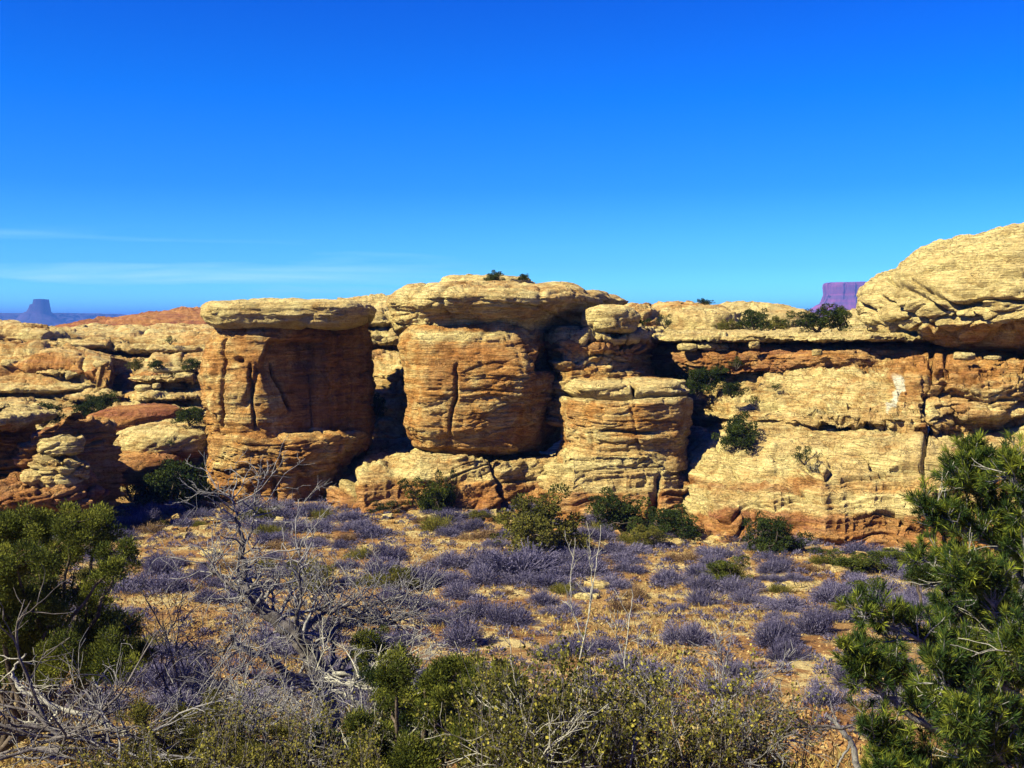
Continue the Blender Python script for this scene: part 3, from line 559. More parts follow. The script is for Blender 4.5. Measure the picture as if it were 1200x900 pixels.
# ---- knolls behind the shelf
def knoll(name, px, py0, py1, wpx, D, label, paint, seed, par=None, b=5, kk={}):
    o = tower(name, [(py0 + 14, px - wpx * .5, px + wpx * .5), (py0, px - wpx * .5, px + wpx * .5), (py0 * .6 + py1 * .4, px - wpx * .47, px + wpx * .48), (py0 * .3 + py1 * .7, px - wpx * .38, px + wpx * .42), (py1 + 1.5, px - wpx * .22, px + wpx * .24), (py1, px - wpx * .02, px + wpx * .02)],
        D + b, D + b * .4, b, par, paint, OVAL, kk=dict(dict(seed=seed, block=.16, lump=0.25, strat=0.24, groove=0.22, crack=0.05), **kk), step=1.5, smv=2)
    if par is None: tag(o, label, 'rock')
    return o
knoll('sandstone_knoll', 800, 378, 348, 130, 86, 'low knoll of cream beds with a shaded ledge, just right of the wide caprock', CRO, 71, b=6)
knoll('sandstone_knoll', 885, 384, 352, 150, 96, 'smooth pale low knoll on the skyline above the shelf', CR, 72, b=8, kk=dict(strat=0.12, groove=0.1))
knoll('sandstone_knoll', 820, 388, 367, 90, 76, 'small cream hump on the bench above the left end of the shelf', CR, 73, b=4)
knoll('sandstone_knoll', 1000, 388, 363, 110, 88, 'cream hump just left of the dome, behind the dark juniper', CR, 74, b=6)
knoll('sandstone_knoll', 745, 392, 352, 70, 80, 'tan hump meeting the right end of the wide caprock', CRO, 75, b=5)
# ---- layered cliff behind, seen between pillar and block
t6 = thing('sandstone_cliff', 'pale layered cliff seen in the gap between the pillar and the middle block', 'cliff', W(455, 520, 80))
loft('cliff_face', [(395 + 0, [(560, 74), (500, 75), (450, 77), (432, 78), (415, 79), (410, 81), (404, 79.5), (388, 80), (383, 82), (379, 80.5), (362, 82), (352, 90), (352, 110)]), (470, [(560, 74), (500, 74), (450, 75), (430, 76.5), (412, 79), (407, 81.5), (403, 79.5), (388, 80), (383, 82), (379, 80.5), (360, 82), (350, 90), (352, 110)]),
    (530, [(560, 74), (500, 74), (450, 75), (430, 77), (412, 79), (407, 81.5), (403, 79.5), (388, 80), (383, 82), (379, 80.5), (360, 82), (352, 90), (352, 110)]), (560, [(560, 78), (500, 78), (450, 79), (430, 80), (412, 82), (407, 83), (403, 82), (388, 83), (383, 84), (379, 83), (364, 84), (356, 90), (355, 110)])],
    t6, strat_paint(0.6, 0.05, 0, [(350, 405, -0.1, 0.85), (405, 440, 0.3, 0.4)]), kk=dict(seed=81, strat=0.2, groove=0.2))
loft('buttress', [(428, [(560, 73), (500, 72.5), (470, 73), (440, 74), (430, 80)]), (445, [(560, 70.5), (500, 71), (460, 71.5), (432, 72.5), (420, 80)]), (468, [(560, 69), (500, 69.5), (460, 70), (425, 71), (412, 80)]), (500, [(560, 69), (500, 69.5), (460, 70), (425, 71), (412, 80)])],
    t6, strat_paint(0.6, 0.05, 0.1), kk=dict(seed=82))

# ---- layered cliffs on the left
t7 = thing('sandstone_cliff', 'layered tan and orange cliffs receding behind the flat-topped pillar at the left', 'cliff', W(120, 560, 72))
def lv(px, a): return (px, a)
loft('rim', [lv(-90, [(412, 98), (404, 98), (400, 99), (390, 99), (386, 101), (381, 150)]), lv(0, [(412, 98), (405, 98), (400, 98.5), (390, 98.6), (386, 101), (381, 150)]), lv(50, [(416, 97), (408, 97), (403, 97.5), (392, 98), (387, 101), (382, 150)]), lv(100, [(418, 99), (412, 100), (404, 101), (394, 102), (388, 105), (382, 150)]),
    lv(130, [(430, 102), (418, 103), (406, 103), (397, 104), (389, 107), (383, 150)]), lv(180, [(430, 99), (415, 99.5), (403, 100), (395, 102), (389, 106), (384, 150)]), lv(270, [(430, 97), (415, 97.5), (403, 98), (394, 100), (389, 104), (384, 150)]), lv(330, [(430, 97), (415, 97.5), (403, 98), (394, 100), (389, 104), (384, 150)])],
    t7, strat_paint(0.66, 0.04, 0.05, [(402, 425, 0.4, 0.3)]), kk=dict(seed=91, block=.12, rough=.6, warp=.5, strat=0.42, groove=0.5, crack=0.2))
def l7x(px, py, P):
    return -2.2 * sstep(0, 4, px - 137) * (1 - sstep(152 - 6, 152, px + np.abs(py - 447) * 0.5)) * sstep(424, 436, py) * (1 - sstep(462, 470, py))
loft('upper_cliff', [lv(-90, [(480, 86), (466, 87), (440, 91), (425, 91.5), (410, 93), (404, 95), (401, 110)]), lv(0, [(478, 84), (462, 85), (442, 88), (424, 90), (412, 92), (404, 94), (401, 110)]), lv(40, [(480, 83.5), (462, 84.5), (436, 88.5), (428, 87.2), (412, 90), (406, 94), (402, 110)]),
    lv(80, [(485, 82), (465, 83), (439, 88.5), (431, 86), (415, 90), (408, 94), (404, 110)]), lv(128, [(490, 80), (470, 81), (449, 86), (440, 83.6), (424, 88), (415, 93), (408, 110)]), lv(146, [(490, 82), (472, 84), (452, 87), (442, 87), (428, 89), (418, 93), (412, 110)]),
    lv(165, [(490, 79), (470, 80), (450, 82.5), (437, 84), (428, 88), (418, 93), (412, 110)]), lv(215, [(490, 78), (470, 79.5), (450, 82), (434, 84), (428, 87), (418, 92), (412, 110)]), lv(260, [(490, 78), (470, 79.5), (450, 82), (434, 84), (428, 87), (418, 92), (412, 110)]), lv(330, [(490, 78), (470, 79.5), (450, 82), (434, 84), (428, 87), (418, 92), (412, 110)])],
    t7, strat_paint(0.52, 0.08, 0.08, [(425, 440, 0.4, 0.2)]), kk=dict(seed=92, rough=.7, warp=.6, block=.15, strat=0.38, groove=0.55, crack=0.2, lump=0.5, dip=0.06), extra=l7x)
loft('lower_cliff', [lv(-90, [(600, 62), (545, 64), (520, 68), (500, 74), (478, 80), (468, 84), (460, 95)]), lv(20, [(600, 62), (548, 64), (520, 68), (500, 73), (480, 79), (470, 83), (462, 95)]), lv(80, [(600, 62.5), (552, 64), (528, 67), (505, 71.5), (485, 77), (474, 82), (464, 95)]), lv(130, [(600, 63), (560, 64), (538, 67), (515, 70), (490, 76), (476, 80), (466, 95)]),
    lv(180, [(600, 63), (562, 64), (545, 66), (520, 70), (495, 74), (476, 78), (466, 95)]), lv(250, [(600, 64), (562, 66), (545, 68), (520, 72), (495, 75), (476, 78), (466, 95)]), lv(330, [(600, 66), (562, 68), (545, 70), (520, 74), (495, 76), (476, 78), (466, 95)])],
    t7, strat_paint(0.60, 0.1, 0.03, [(530, 570, 0.55, 0.3)]), kk=dict(seed=93, rough=.7, warp=.6, block=.16, strat=0.34, groove=0.5, crack=0.15, lump=0.45, dip=-0.04))
for (bx, by, bw, bh, bd, dp) in ((40, 404, 230, 9, 96, 4), (200, 409, 170, 8, 97, 3.5), (20, 431, 150, 9, 88.5, 3), (95, 437, 100, 8, 85.5, 3), (205, 444, 110, 7, 80.5, 2.5), (30, 456, 170, 8, 83, 3), (110, 466, 70, 6, 81, 2), (205, 466, 90, 7, 77.5, 2.5), (25, 478, 130, 8, 78, 3), (200, 482, 80, 7, 74.5, 2.5), (95, 512, 90, 8, 69.5, 3)):
    boulder('ledge', bx, by, bw, bh, bd, t7, strat_paint(0.72, 0.05), depth=dp, kk=dict(seed=bx % 61 + 3, sc=.55, lump=.45, block=.4, groove=.12), flat=.92)
boulder('rock_slab', 160, 497, 100, 34, 63, None, strat_paint(0.2, 0.72), depth=5, kk=dict(seed=94, strat=0.12, groove=0.10, sc=0.8), label='broad rust-red slab below the left cliffs, beside the stacked boulders', cat='rock slab')
boulder('rock_slab', 205, 519, 130, 42, 60.5, None, strat_paint(0.8, 0.0, 0, [(528, 560, 0.6, 0.3)]), depth=4.5, kk=dict(seed=95, dip=-0.2, strat=0.10, groove=0.10, sc=0.7), label='tilted cream slab with a red underside against the left foot of the pillar', cat='rock slab')
boulder('rock_slab', 170, 549, 95, 34, 58.5, None, strat_paint(0.3, 0.6), depth=3.5, kk=dict(seed=96, sc=0.8), label='low red slab behind the juniper left of the pillar', cat='rock slab')
for i, (bx, by, bw, bh, bd) in enumerate(((205, 434, 56, 8, 82), (168, 455, 20, 8, 79), (183, 452, 12, 7, 79), (115, 490, 7, 6, 70), (12, 425, 22, 9, 88), (120, 427, 22, 8, 85))):
    boulder('ledge_block', bx, by, bw, bh, bd, None, strat_paint(0.95, -0.2), label=('long pale ledge block on the left cliff, nearest the pillar', 'pale block in the pile right of the dark fissure', 'smallest pale block in the pile right of the dark fissure', 'tiny pink-white stone between the two left junipers', 'pale ledge block at the far left edge of the cliffs', 'pale ledge block just left of the dark fissure')[i], cat='rock')
# ---- stacked boulders at the far left, nearer
t8 = thing('rock_outcrop', 'dark overhung block with a cream cap at the left edge of the photo', 'rock outcrop', W(10, 600, 52))
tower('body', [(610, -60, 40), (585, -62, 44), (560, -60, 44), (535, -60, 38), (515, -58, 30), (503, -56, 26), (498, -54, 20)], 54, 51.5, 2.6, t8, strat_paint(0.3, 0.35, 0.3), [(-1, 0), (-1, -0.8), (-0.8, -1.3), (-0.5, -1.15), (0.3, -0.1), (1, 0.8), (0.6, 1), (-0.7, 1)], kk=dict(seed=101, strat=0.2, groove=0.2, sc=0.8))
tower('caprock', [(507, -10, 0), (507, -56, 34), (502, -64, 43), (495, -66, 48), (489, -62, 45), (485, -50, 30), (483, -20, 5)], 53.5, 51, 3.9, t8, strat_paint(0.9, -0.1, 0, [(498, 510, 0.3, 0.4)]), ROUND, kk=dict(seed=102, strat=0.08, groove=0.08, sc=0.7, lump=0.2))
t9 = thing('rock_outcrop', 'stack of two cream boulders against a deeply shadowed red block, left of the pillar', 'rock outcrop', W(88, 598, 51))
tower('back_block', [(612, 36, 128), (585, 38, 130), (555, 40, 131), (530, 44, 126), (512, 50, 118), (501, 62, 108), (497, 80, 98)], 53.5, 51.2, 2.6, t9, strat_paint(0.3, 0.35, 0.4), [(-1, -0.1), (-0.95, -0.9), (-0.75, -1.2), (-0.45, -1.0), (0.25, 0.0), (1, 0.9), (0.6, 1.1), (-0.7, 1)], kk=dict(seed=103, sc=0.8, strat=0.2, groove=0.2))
boulder('boulder', 72, 524, 58, 26, 50.2, t9, strat_paint(0.9, -0.1), kk=dict(seed=104, groove=0.12, lump=.25, block=.2, dip=-.2), flat=0.8)
boulder('boulder', 72, 553, 74, 38, 49.6, t9, strat_paint(0.65, 0.15), kk=dict(seed=105, groove=0.14, lump=.3, block=.25, dip=.2), flat=0.85)
boulder('boulder', 45, 584, 130, 36, 48.8, t9, strat_paint(0.3, 0.5), kk=dict(seed=106, groove=0.14, lump=.5, block=.4, dip=-.3), flat=0.7)
boulder('boulder', 100, 585, 60, 36, 50.2, t9, strat_paint(0.2, 0.6), kk=dict(seed=107, groove=0.14, lump=.5, block=.4, dip=.2), flat=0.7)

# ---- low red mesa just beyond the left rim
t10 = thing('red_mesa', 'low brick-red stepped mesa on the skyline between the far butte and the pillar', 'mesa', W(190, 384, 260))
tower('lower_tier', [(390, 70, 330), (384, 78, 330), (380, 84, 326), (376, 96, 320), (374, 110, 310), (373, 190, 210)], 300, 270, 30, t10, strat_paint(0.1, 0.75), ROUND, kk=dict(seed=111, sc=3.0, lump=0.2, strat=0.2), step=2)
tower('upper_tier', [(378, 130, 300), (372, 136, 296), (369, 144, 288), (366, 165, 270), (363, 184, 250), (362, 205, 225)], 300, 272, 24, t10, strat_paint(0.25, 0.6), ROUND, kk=dict(seed=112, sc=3.0, lump=0.2, strat=0.2), step=2)

# ---- far butte, mesa and plateau
def far_rock_material(ca=(0.012, 0.015, 0.06), cb=(0.06, 0.045, 0.12)):  # blue and purple of the distance haze are put into the rock colour
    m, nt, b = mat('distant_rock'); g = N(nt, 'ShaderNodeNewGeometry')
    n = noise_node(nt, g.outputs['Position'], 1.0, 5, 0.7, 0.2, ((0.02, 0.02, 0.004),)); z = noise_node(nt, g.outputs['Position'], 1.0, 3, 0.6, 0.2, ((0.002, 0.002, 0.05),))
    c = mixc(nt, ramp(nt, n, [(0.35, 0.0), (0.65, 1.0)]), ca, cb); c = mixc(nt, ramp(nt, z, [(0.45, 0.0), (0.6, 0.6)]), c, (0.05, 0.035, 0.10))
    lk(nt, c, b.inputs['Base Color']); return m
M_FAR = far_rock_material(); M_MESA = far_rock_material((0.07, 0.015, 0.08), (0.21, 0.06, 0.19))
def far_tower(name, rows, D, b, parent, seed, plan=ROUND, amp=6.0, n=220, fm=None):
    pA = plan_radii(plan, n); A = np.array([(r[0], r[1], r[2], r[3] if len(r) > 3 else 1.0) for r in rows], float); A = lin_up(A, [6] * (len(A) - 1), 0)
    cx = (A[:, 1] + A[:, 2]) / 2; hw = (A[:, 2] - A[:, 1]) / 2; wm = hw.max()
    X = (cx[None] - 600 + pA[:, :1] * hw[None]) / F * D; Y = D + pA[:, 1:] * (b * hw / wm)[None]; Z = ((HZ - A[:, 0]) / F * D)[None] + 0 * X
    rad = np.stack([pA[:, 0], pA[:, 1]], -1); rad /= np.linalg.norm(rad, axis=1, keepdims=True)
    q = amp * (fbm(X / 40, Y / 40, Z / 300, 4, seed) + 0.6 * np.sign(fbm(X / 25, Y / 25, Z / 500, 2, seed + 4)) * 0.5) * np.minimum(1, hw / wm * 2)[None]
    X = X + rad[:, :1] * q; Y = Y + rad[:, 1:] * q; Z = Z + 0.25 * amp * fbm(X / 60, Y / 60, Z / 60, 3, seed + 9) * (A[:, 0] < A[:, 0].max() - 1)[None]
    return mesh_np(name, np.stack([X, Y, Z], -1).reshape(-1, 3), grid_faces(n, len(A), True), fm or M_FAR, parent, False, loc=P0(parent))
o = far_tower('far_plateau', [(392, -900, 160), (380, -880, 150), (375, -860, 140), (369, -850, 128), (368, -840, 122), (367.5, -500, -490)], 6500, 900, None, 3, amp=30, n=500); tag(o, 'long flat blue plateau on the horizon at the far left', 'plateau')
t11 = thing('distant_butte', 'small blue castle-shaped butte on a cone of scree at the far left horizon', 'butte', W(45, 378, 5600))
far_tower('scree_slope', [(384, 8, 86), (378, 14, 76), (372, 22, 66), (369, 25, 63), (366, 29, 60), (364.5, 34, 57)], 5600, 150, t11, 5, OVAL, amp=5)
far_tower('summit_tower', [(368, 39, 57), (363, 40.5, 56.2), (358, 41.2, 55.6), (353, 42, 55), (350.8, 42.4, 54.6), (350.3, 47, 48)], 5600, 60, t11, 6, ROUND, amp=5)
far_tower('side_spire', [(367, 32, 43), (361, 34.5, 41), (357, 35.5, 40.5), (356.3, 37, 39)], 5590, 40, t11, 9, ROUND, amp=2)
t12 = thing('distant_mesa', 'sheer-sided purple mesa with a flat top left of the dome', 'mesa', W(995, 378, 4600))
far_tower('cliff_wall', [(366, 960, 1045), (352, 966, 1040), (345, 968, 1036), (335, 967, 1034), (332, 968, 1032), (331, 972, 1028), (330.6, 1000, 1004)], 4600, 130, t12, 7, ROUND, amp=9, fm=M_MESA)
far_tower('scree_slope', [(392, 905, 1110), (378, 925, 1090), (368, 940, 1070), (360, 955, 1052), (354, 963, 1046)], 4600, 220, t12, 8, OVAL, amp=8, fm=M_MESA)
#@END_ROCKS

# ------------------------------------------------------------------ plant builders
class Tubes:
    def __init__(s): s.V = []; s.Fc = []; s.n = 0
    def tube(s, pts, r0, r1, sides=5):
        pts = np.asarray(pts, float); m = len(pts)
        d = np.gradient(pts, axis=0); d /= np.maximum(np.linalg.norm(d, axis=1, keepdims=True), 1e-9)
        up = np.array([0.31, 0.17, 0.93]); a = np.cross(d, up); a /= np.maximum(np.linalg.norm(a, axis=1, keepdims=True), 1e-9); b = np.cross(d, a)
        r = np.linspace(r0, r1, m)[:, None, None] if np.isscalar(r0) else np.asarray(r0)[:, None, None]
        th = np.linspace(0, 2 * np.pi, sides, endpoint=False)
        ring = pts[:, None, :] + r * (np.cos(th)[None, :, None] * a[:, None, :] + np.sin(th)[None, :, None] * b[:, None, :])
        s.V.append(ring.reshape(-1, 3)); ix = np.arange(m * sides).reshape(m, sides) + s.n; j = np.roll(ix, -1, 1)
        s.Fc.append(np.stack([ix[:-1], j[:-1], j[1:], ix[1:]], -1).reshape(-1, 4)); s.n += m * sides
    def build(s, name, m, parent=None, loc=None):
        V = np.concatenate(s.V); Fc = np.concatenate(s.Fc)
        var = np.repeat(np.random.default_rng(len(V)).random((len(V) // 4 + 1, 1)), 4, 0)[:len(V)]
        return mesh_np(name, V, Fc, m, parent, True, np.concatenate([var, var, var, var], 1), 'var', loc=loc if loc is not None else P0(parent))
def wander(rng, p, d, L, n, wob, lift=0.0):
    pts = [np.array(p, float)]; d = np.array(d, float); d /= np.linalg.norm(d)
    for i in range(n):
        d = d + rng.normal(0, wob, 3); d[2] += lift; d /= np.linalg.norm(d); pts.append(pts[-1] + d * L / n)
    return np.array(pts), d
def grow(T, rng, p, d, L, r, depth, wob=0.22, kids=4, spread=0.9, tips=None, sides=5, lift=0.0, shrink=0.62, minr=0.002):
    n = max(3, int(5 * (1 if depth else 0.8))); pts, dd = wander(rng, p, d, L, n, wob, lift)
    T.tube(pts, r, max(r * 0.45, minr), sides if depth > 0 else 3)
    if depth <= 0:
        if tips is not None: tips.append((pts[-1], dd)); tips.append((pts[n // 2], dd))
        return
    for i in range(kids):
        t = rng.uniform(0.25, 1.0); j = min(int(t * n), n - 1); q = pts[j] + (pts[j + 1] - pts[j]) * (t * n - j if t < 1 else 1)
        ax = pts[j + 1] - pts[j]; ax /= np.linalg.norm(ax); nd = ax + rng.normal(0, spread * 0.6, 3)
        grow(T, rng, q, nd, L * shrink * rng.uniform(0.6, 1.15), max(r * 0.5, minr), depth - 1, wob, kids, spread, tips, max(3, sides - 1), lift, shrink, minr)
def leaves(C, size, rng, aspect=0.5, dirs=None, var=None, up=0.0):
    """diamond leaves at the points C"""
    n = len(C); d = rng.normal(0, 1, (n, 3)) if dirs is None else dirs + rng.normal(0, 0.35, (n, 3)); d[:, 2] += up
    d /= np.linalg.norm(d, axis=1, keepdims=True); a = np.cross(d, rng.normal(0, 1, (n, 3))); a /= np.maximum(np.linalg.norm(a, axis=1, keepdims=True), 1e-6)
    s = (size * rng.uniform(0.6, 1.4, (n, 1))); w_ = s * aspect
    V = np.stack([C, C + d * s * 0.5 + a * w_ * 0.5, C + d * s, C + d * s * 0.5 - a * w_ * 0.5], 1).reshape(-1, 3)
    Fc = np.arange(4 * n).reshape(-1, 4)
    v = rng.random(n) if var is None else np.clip(var, 0, 1); v = np.repeat(v, 4)
    return V, Fc, np.stack([v, v, v, v], 1)
def leaf_mesh(name, parts, m, parent, loc=None):
    V = np.concatenate([p[0] for p in parts]); o = 0; Fs = []
    for p in parts: Fs.append(p[1] + o); o += len(p[0])
    return mesh_np(name, V, np.concatenate(Fs), m, parent, False, np.concatenate([p[2] for p in parts]), 'var', loc=loc if loc is not None else P0(parent))
def clump_points(rng, centres, radii, per, flat=0.8):
    out = []; var = []; base = []
    for c, r in zip(centres, radii):
        k = int(per * (r / np.mean(radii)) ** 2); u = rng.normal(0, 1, (k, 3)); u /= np.linalg.norm(u, axis=1, keepdims=True)
        rad = r * rng.uniform(0.25, 1.05, (k, 1)) ** 0.55; lump = 1 + 0.35 * noise(u[:, 0] * 2.2 + c[0], u[:, 1] * 2.2 + c[1], u[:, 2] * 2.2 + c[2], 5)[:, None]
        q = c + u * rad * lump * np.array([1, 1, flat]); out.append(q); base.append(u)
        var.append(np.clip(rng.uniform(0.15, 0.75) + rng.normal(0, 0.16, k), 0, 1))
    return np.concatenate(out), np.concatenate(base), np.concatenate(var)

# ---- mid-distance juniper prototypes (unit: metres, 2 m tall)
rng = np.random.default_rng(7)
HIDE = []
def juniper_proto(seed, H=2.0, Wd=2.2, lm=None, ncl=34, per=120, leaf=0.085, bare=0.15):
    r = np.random.default_rng(seed); T = Tubes(); cs = []; rs = []
    nl = 5
    for i in range(nl):
        a = i * 2 * math.pi / nl + r.uniform(-.4, .4); d = np.array([math.cos(a) * .75, math.sin(a) * .75, r.uniform(0.5, 1.3)])
        pts, dd = wander(r, (0, 0, -0.15), d, H * r.uniform(0.6, 0.95), 5, 0.2, 0.05); T.tube(pts, 0.07, 0.02, 5)
        for j in range(3, 6):
            pts2, _ = wander(r, pts[j], dd + r.normal(0, .7, 3), H * 0.35, 3, 0.25); T.tube(pts2, 0.025, 0.008, 3)
            if r.random() > bare: cs.append(pts2[-1]); rs.append(r.uniform(0.2, 0.34) * H / 2)
    for k in range(ncl):
        u = r.normal(0, 1, 3); u[2] = abs(u[2]); u /= np.linalg.norm(u); q = r.uniform(0.35, 1.0)
        cs.append(np.array([u[0] * Wd * .5 * q, u[1] * Wd * .5 * q, H * (0.14 + 0.80 * u[2] * q)])); rs.append(r.uniform(0.14, 0.32) * H / 2)
    C, B, v = clump_points(r, cs, rs, per); ok = C[:, 2] > -0.05; C, B, v = C[ok], B[ok], v[ok]
    L = leaves(C, leaf, r, 0.55, B, v, 0.4)
    t = T.build('trunk', M_BARK, None, loc=(0, 0, 0)); c = leaf_mesh('crown', [L], lm or M_JUN, None, loc=(0, 0, 0))
    return t, c
PROTO = [juniper_proto(i + 1, 2.0, [2.0, 2.4, 1.7, 2.8, 2.1, 2.3][i], [M_JUN, M_JUN, M_JUN, M_OLIVE, M_JUNL, M_JUN][i], [44, 50, 40, 50, 44, 22][i], [170, 160, 180, 160, 170, 90][i], 0.085, [0.1, .1, .1, .1, .1, .5][i]) for i in range(6)]
for t, c in PROTO: HIDE += [t, c]
def put_tree(p, h, wpx_m, k, label, name='juniper_tree', cat='juniper', rot=None, group=None, lean=0):
    root = thing(name, label, cat, p, group); root.rotation_euler = (0, lean, rng.uniform(0, 6.3) if rot is None else rot)
    b = [2.0, 2.4, 1.7, 2.8, 2.1, 2.3][k]
    root.scale = (wpx_m / b, wpx_m / b, h / 2.0)
    for s in PROTO[k]:
        q = s.copy(); col.objects.link(q); q.parent = root; q.location = (0, 0, 0)
    return root
def tree_px(px, pyb, D, hpx, wpx, k, label, **kw): return put_tree(W(px, pyb, D), hpx / F * D, wpx / F * D, k, label, **kw)
#@TREES
TL = [ # px, base py, D, height px, width px, kind, label
 (579, 331, 65, 15, 18, 0, 'little round juniper on the very top of the wide caprock'),
 (614, 329, 68, 9, 13, 1, 'tiny bush right of the round juniper on top of the wide caprock'),
 (748, 388, 66, 17, 16, 2, 'small dark juniper tucked right of the loaf-shaped boulder'),
 (779, 384, 74, 20, 20, 5, 'sparse juniper at the left end of the skyline bench'),
 (826, 357, 82, 8, 13, 0, 'tiny dark bush on top of the knoll right of the wide caprock'),
 (884, 388, 72, 28, 38, 1, 'dark bushy juniper above the middle of the shelf'),
 (908, 388, 74, 18, 34, 3, 'low olive bush joined to the right side of the bushy bench juniper'),
 (851, 388, 72, 14, 26, 3, 'low olive bush left of the bushy bench juniper'),
 (958, 387, 68, 32, 44, 0, 'large dark juniper on the bench just left of the dome'),
 (985, 387, 68, 28, 22, 2, 'narrow juniper on the bench touching the left side of the dome'),
 (817, 462, 63, 34, 40, 1, 'dark green juniper behind the lower rounded block'),
 (838, 452, 63.5, 22, 24, 2, 'smaller juniper right of the one behind the rounded block'),
 (858, 465, 60, 19, 28, 1, 'dark bush on the slope above the leaning cliff juniper'),
 (863, 432, 62, 18, 18, 5, 'scrubby bush at the foot of the red band'),
 (883, 475, 58, 14, 18, 5, 'sparse grey-green bush on the ledge above the dark crack'),
 (909, 457, 60, 10, 18, 5, 'faint dry bush high on the cream cliff'),
 (866, 527, 56, 46, 42, 0, 'dark leaning juniper alone on the cream cliff face'),
 (943, 543, 51.5, 26, 30, 5, 'small scrubby juniper on the cliff face right of the leaning one'),
 (50, 498, 70, 28, 42, 1, 'dark round juniper on the left cliffs, left of a pair'),
 (104, 494, 70, 30, 32, 0, 'dark round juniper on the left cliffs, right of a pair'),
 (122, 478, 72, 18, 22, 2, 'small juniper just above the right one of the left pair'),
 (226, 434, 82, 15, 26, 1, 'dark bush high on the left cliffs beside the pillar'),
 (183, 432, 82, 12, 18, 0, 'small bush above the pale ledge block on the left cliffs'),
 (158, 434, 84, 14, 18, 3, 'olive bush at the top of the dark fissure'),
 (200, 403, 97, 12, 14, 5, 'dry bush on the orange step below the left rim'),
 (222, 497, 63, 22, 38, 1, 'blue-green bush against the left side of the pillar'),
 (199, 523, 58, 10, 14, 5, 'tiny scrub growing on the tilted cream slab'),
 (441, 489, 68, 26, 18, 2, 'narrow juniper in the shaded gap right of the pillar'),
 (500, 375, 60, 0.1, 0.1, 0, None),
]
for (px, pyb, D, h, wd, k, lab) in TL:
    if lab: tree_px(px, pyb, D, h, wd, k, lab)
BL = [ # trees whose foot stands on the shrub flat: px, base py, height px, width px, kind, label
 (200, 594, 54, 76, 1, 'broad dark juniper at the foot of the pillar, left side'),
 (155, 588, 40, 50, 5, 'bare-limbed juniper between the stacked boulders and the pillar'),
 (45, 592, 34, 52, 0, 'dark green bush in front of the overhung block at the left'),
 (232, 590, 26, 32, 4, 'small bright juniper touching the left base of the pillar'),
 (505, 602, 40, 44, 4, 'leaning olive juniper at the foot of the middle block'),
 (522, 600, 58, 34, 5, 'taller thin juniper behind the leaning olive one'),
 (450, 602, 18, 40, 5, 'low dry bush right of the pillar foot'),
 (628, 648, 66, 112, 3, 'largest olive-green bush, in front of the middle block'),
 (724, 622, 48, 54, 0, 'dark pointed juniper in front of the lower rounded block'),
 (790, 630, 34, 66, 1, 'low dark juniper right of the pointed one'),
 (756, 640, 24, 44, 3, 'olive bush between the pointed juniper and the low one'),
 (905, 648, 44, 60, 1, 'dark juniper at the foot of the right cliff'),
 (930, 646, 26, 28, 5, 'dry reddish bush beside the juniper at the foot of the right cliff'),
 (1000, 668, 20, 60, 4, 'low bright green bush below the right cliff'),
 (1050, 666, 22, 60, 4, 'low green bush at the cliff foot left of the pinyon'),
 (560, 610, 12, 28, 3, 'low olive bush at the left of the largest olive one'),
 (370, 692, 34, 60, 3, 'olive bush behind the dead tree'),
 (470, 690, 26, 44, 3, 'small olive bush right of the dead tree'),
 (300, 612, 16, 46, 3, 'low olive bush below the front of the pillar'),
 (850, 682, 26, 40, 4, 'pale green bush on the flat under the leaning cliff juniper'),
 (1010, 700, 20, 34, 4, 'green bush among the purple shrubs left of the pinyon'),
]
for (px, pyb, h, wd, k, lab) in BL:
    p = ground_at_pixel(px, pyb); put_tree(p, h / F * p[1] * 1.08, wd / F * p[1], k, lab, name='juniper_tree' if k in (0, 1, 2, 5, 4) else 'desert_bush', cat='juniper' if k in (0, 1, 2) else 'bush')

# ---- sagebrush
def sage_proto(seed, m, n=620, Wd=1.3, H=0.55, leaf=0.05):
    r = np.random.default_rng(seed)
    # a few overlapping little mounds, each a fan of very thin twigs
    nm = 7; ma = r.uniform(0, 6.283, nm); mr = Wd * .5 * r.uniform(0.1, 0.72, nm); mh = H * r.uniform(.55, 1.0, nm); mw = Wd * r.uniform(.20, .34, nm)
    mi = r.integers(0, nm, n * 3); k = n * 3; th = r.uniform(0, 6.283, k); el = np.arcsin(r.random(k)) ; ln = r.uniform(0.72, 1.0, k) * (1 + .12 * np.sin(3 * th + mi))
    d = np.stack([np.cos(th) * np.cos(el) * mw[mi], np.sin(th) * np.cos(el) * mw[mi], np.sin(el) * mh[mi]], 1)
    o_ = np.stack([np.cos(ma) * mr, np.sin(ma) * mr, 0 * ma], 1)[mi]; tip = o_ + d * ln[:, None]; base = o_ * .9 + d * r.uniform(0.25, 0.75, (k, 1)) * ln[:, None]
    side = np.cross(tip - base, r.normal(0, 1, (k, 3))); side /= np.linalg.norm(side, axis=1, keepdims=True); side *= r.uniform(0.003, 0.008, (k, 1))
    tw = tip + r.normal(0, .02, (k, 3))
    V = np.stack([base - side, base + side, tw + side * .5, tw - side * .5], 1).reshape(-1, 3); V[:, 2] = np.abs(V[:, 2]); Fc = np.arange(4 * k).reshape(-1, 4); v = np.repeat(np.clip(r.uniform(.1, .9, k), 0, 1), 4)
    C = tw[r.random(k) < .7] + r.normal(0, 0.02, (1, 3)); C[:, 2] = np.abs(C[:, 2]); C = np.concatenate([C, C * .93 + r.normal(0, .02, C.shape)]); C[:, 2] = np.abs(C[:, 2])
    P2 = leaves(C, leaf * .62, r, 0.45, None, np.clip(0.15 + 0.75 * r.random(len(C)), 0, 1), 0.6)
    return leaf_mesh('sagebrush', [(V, Fc, np.stack([v] * 4, 1)), P2], m, None, loc=(0, 0, 0))
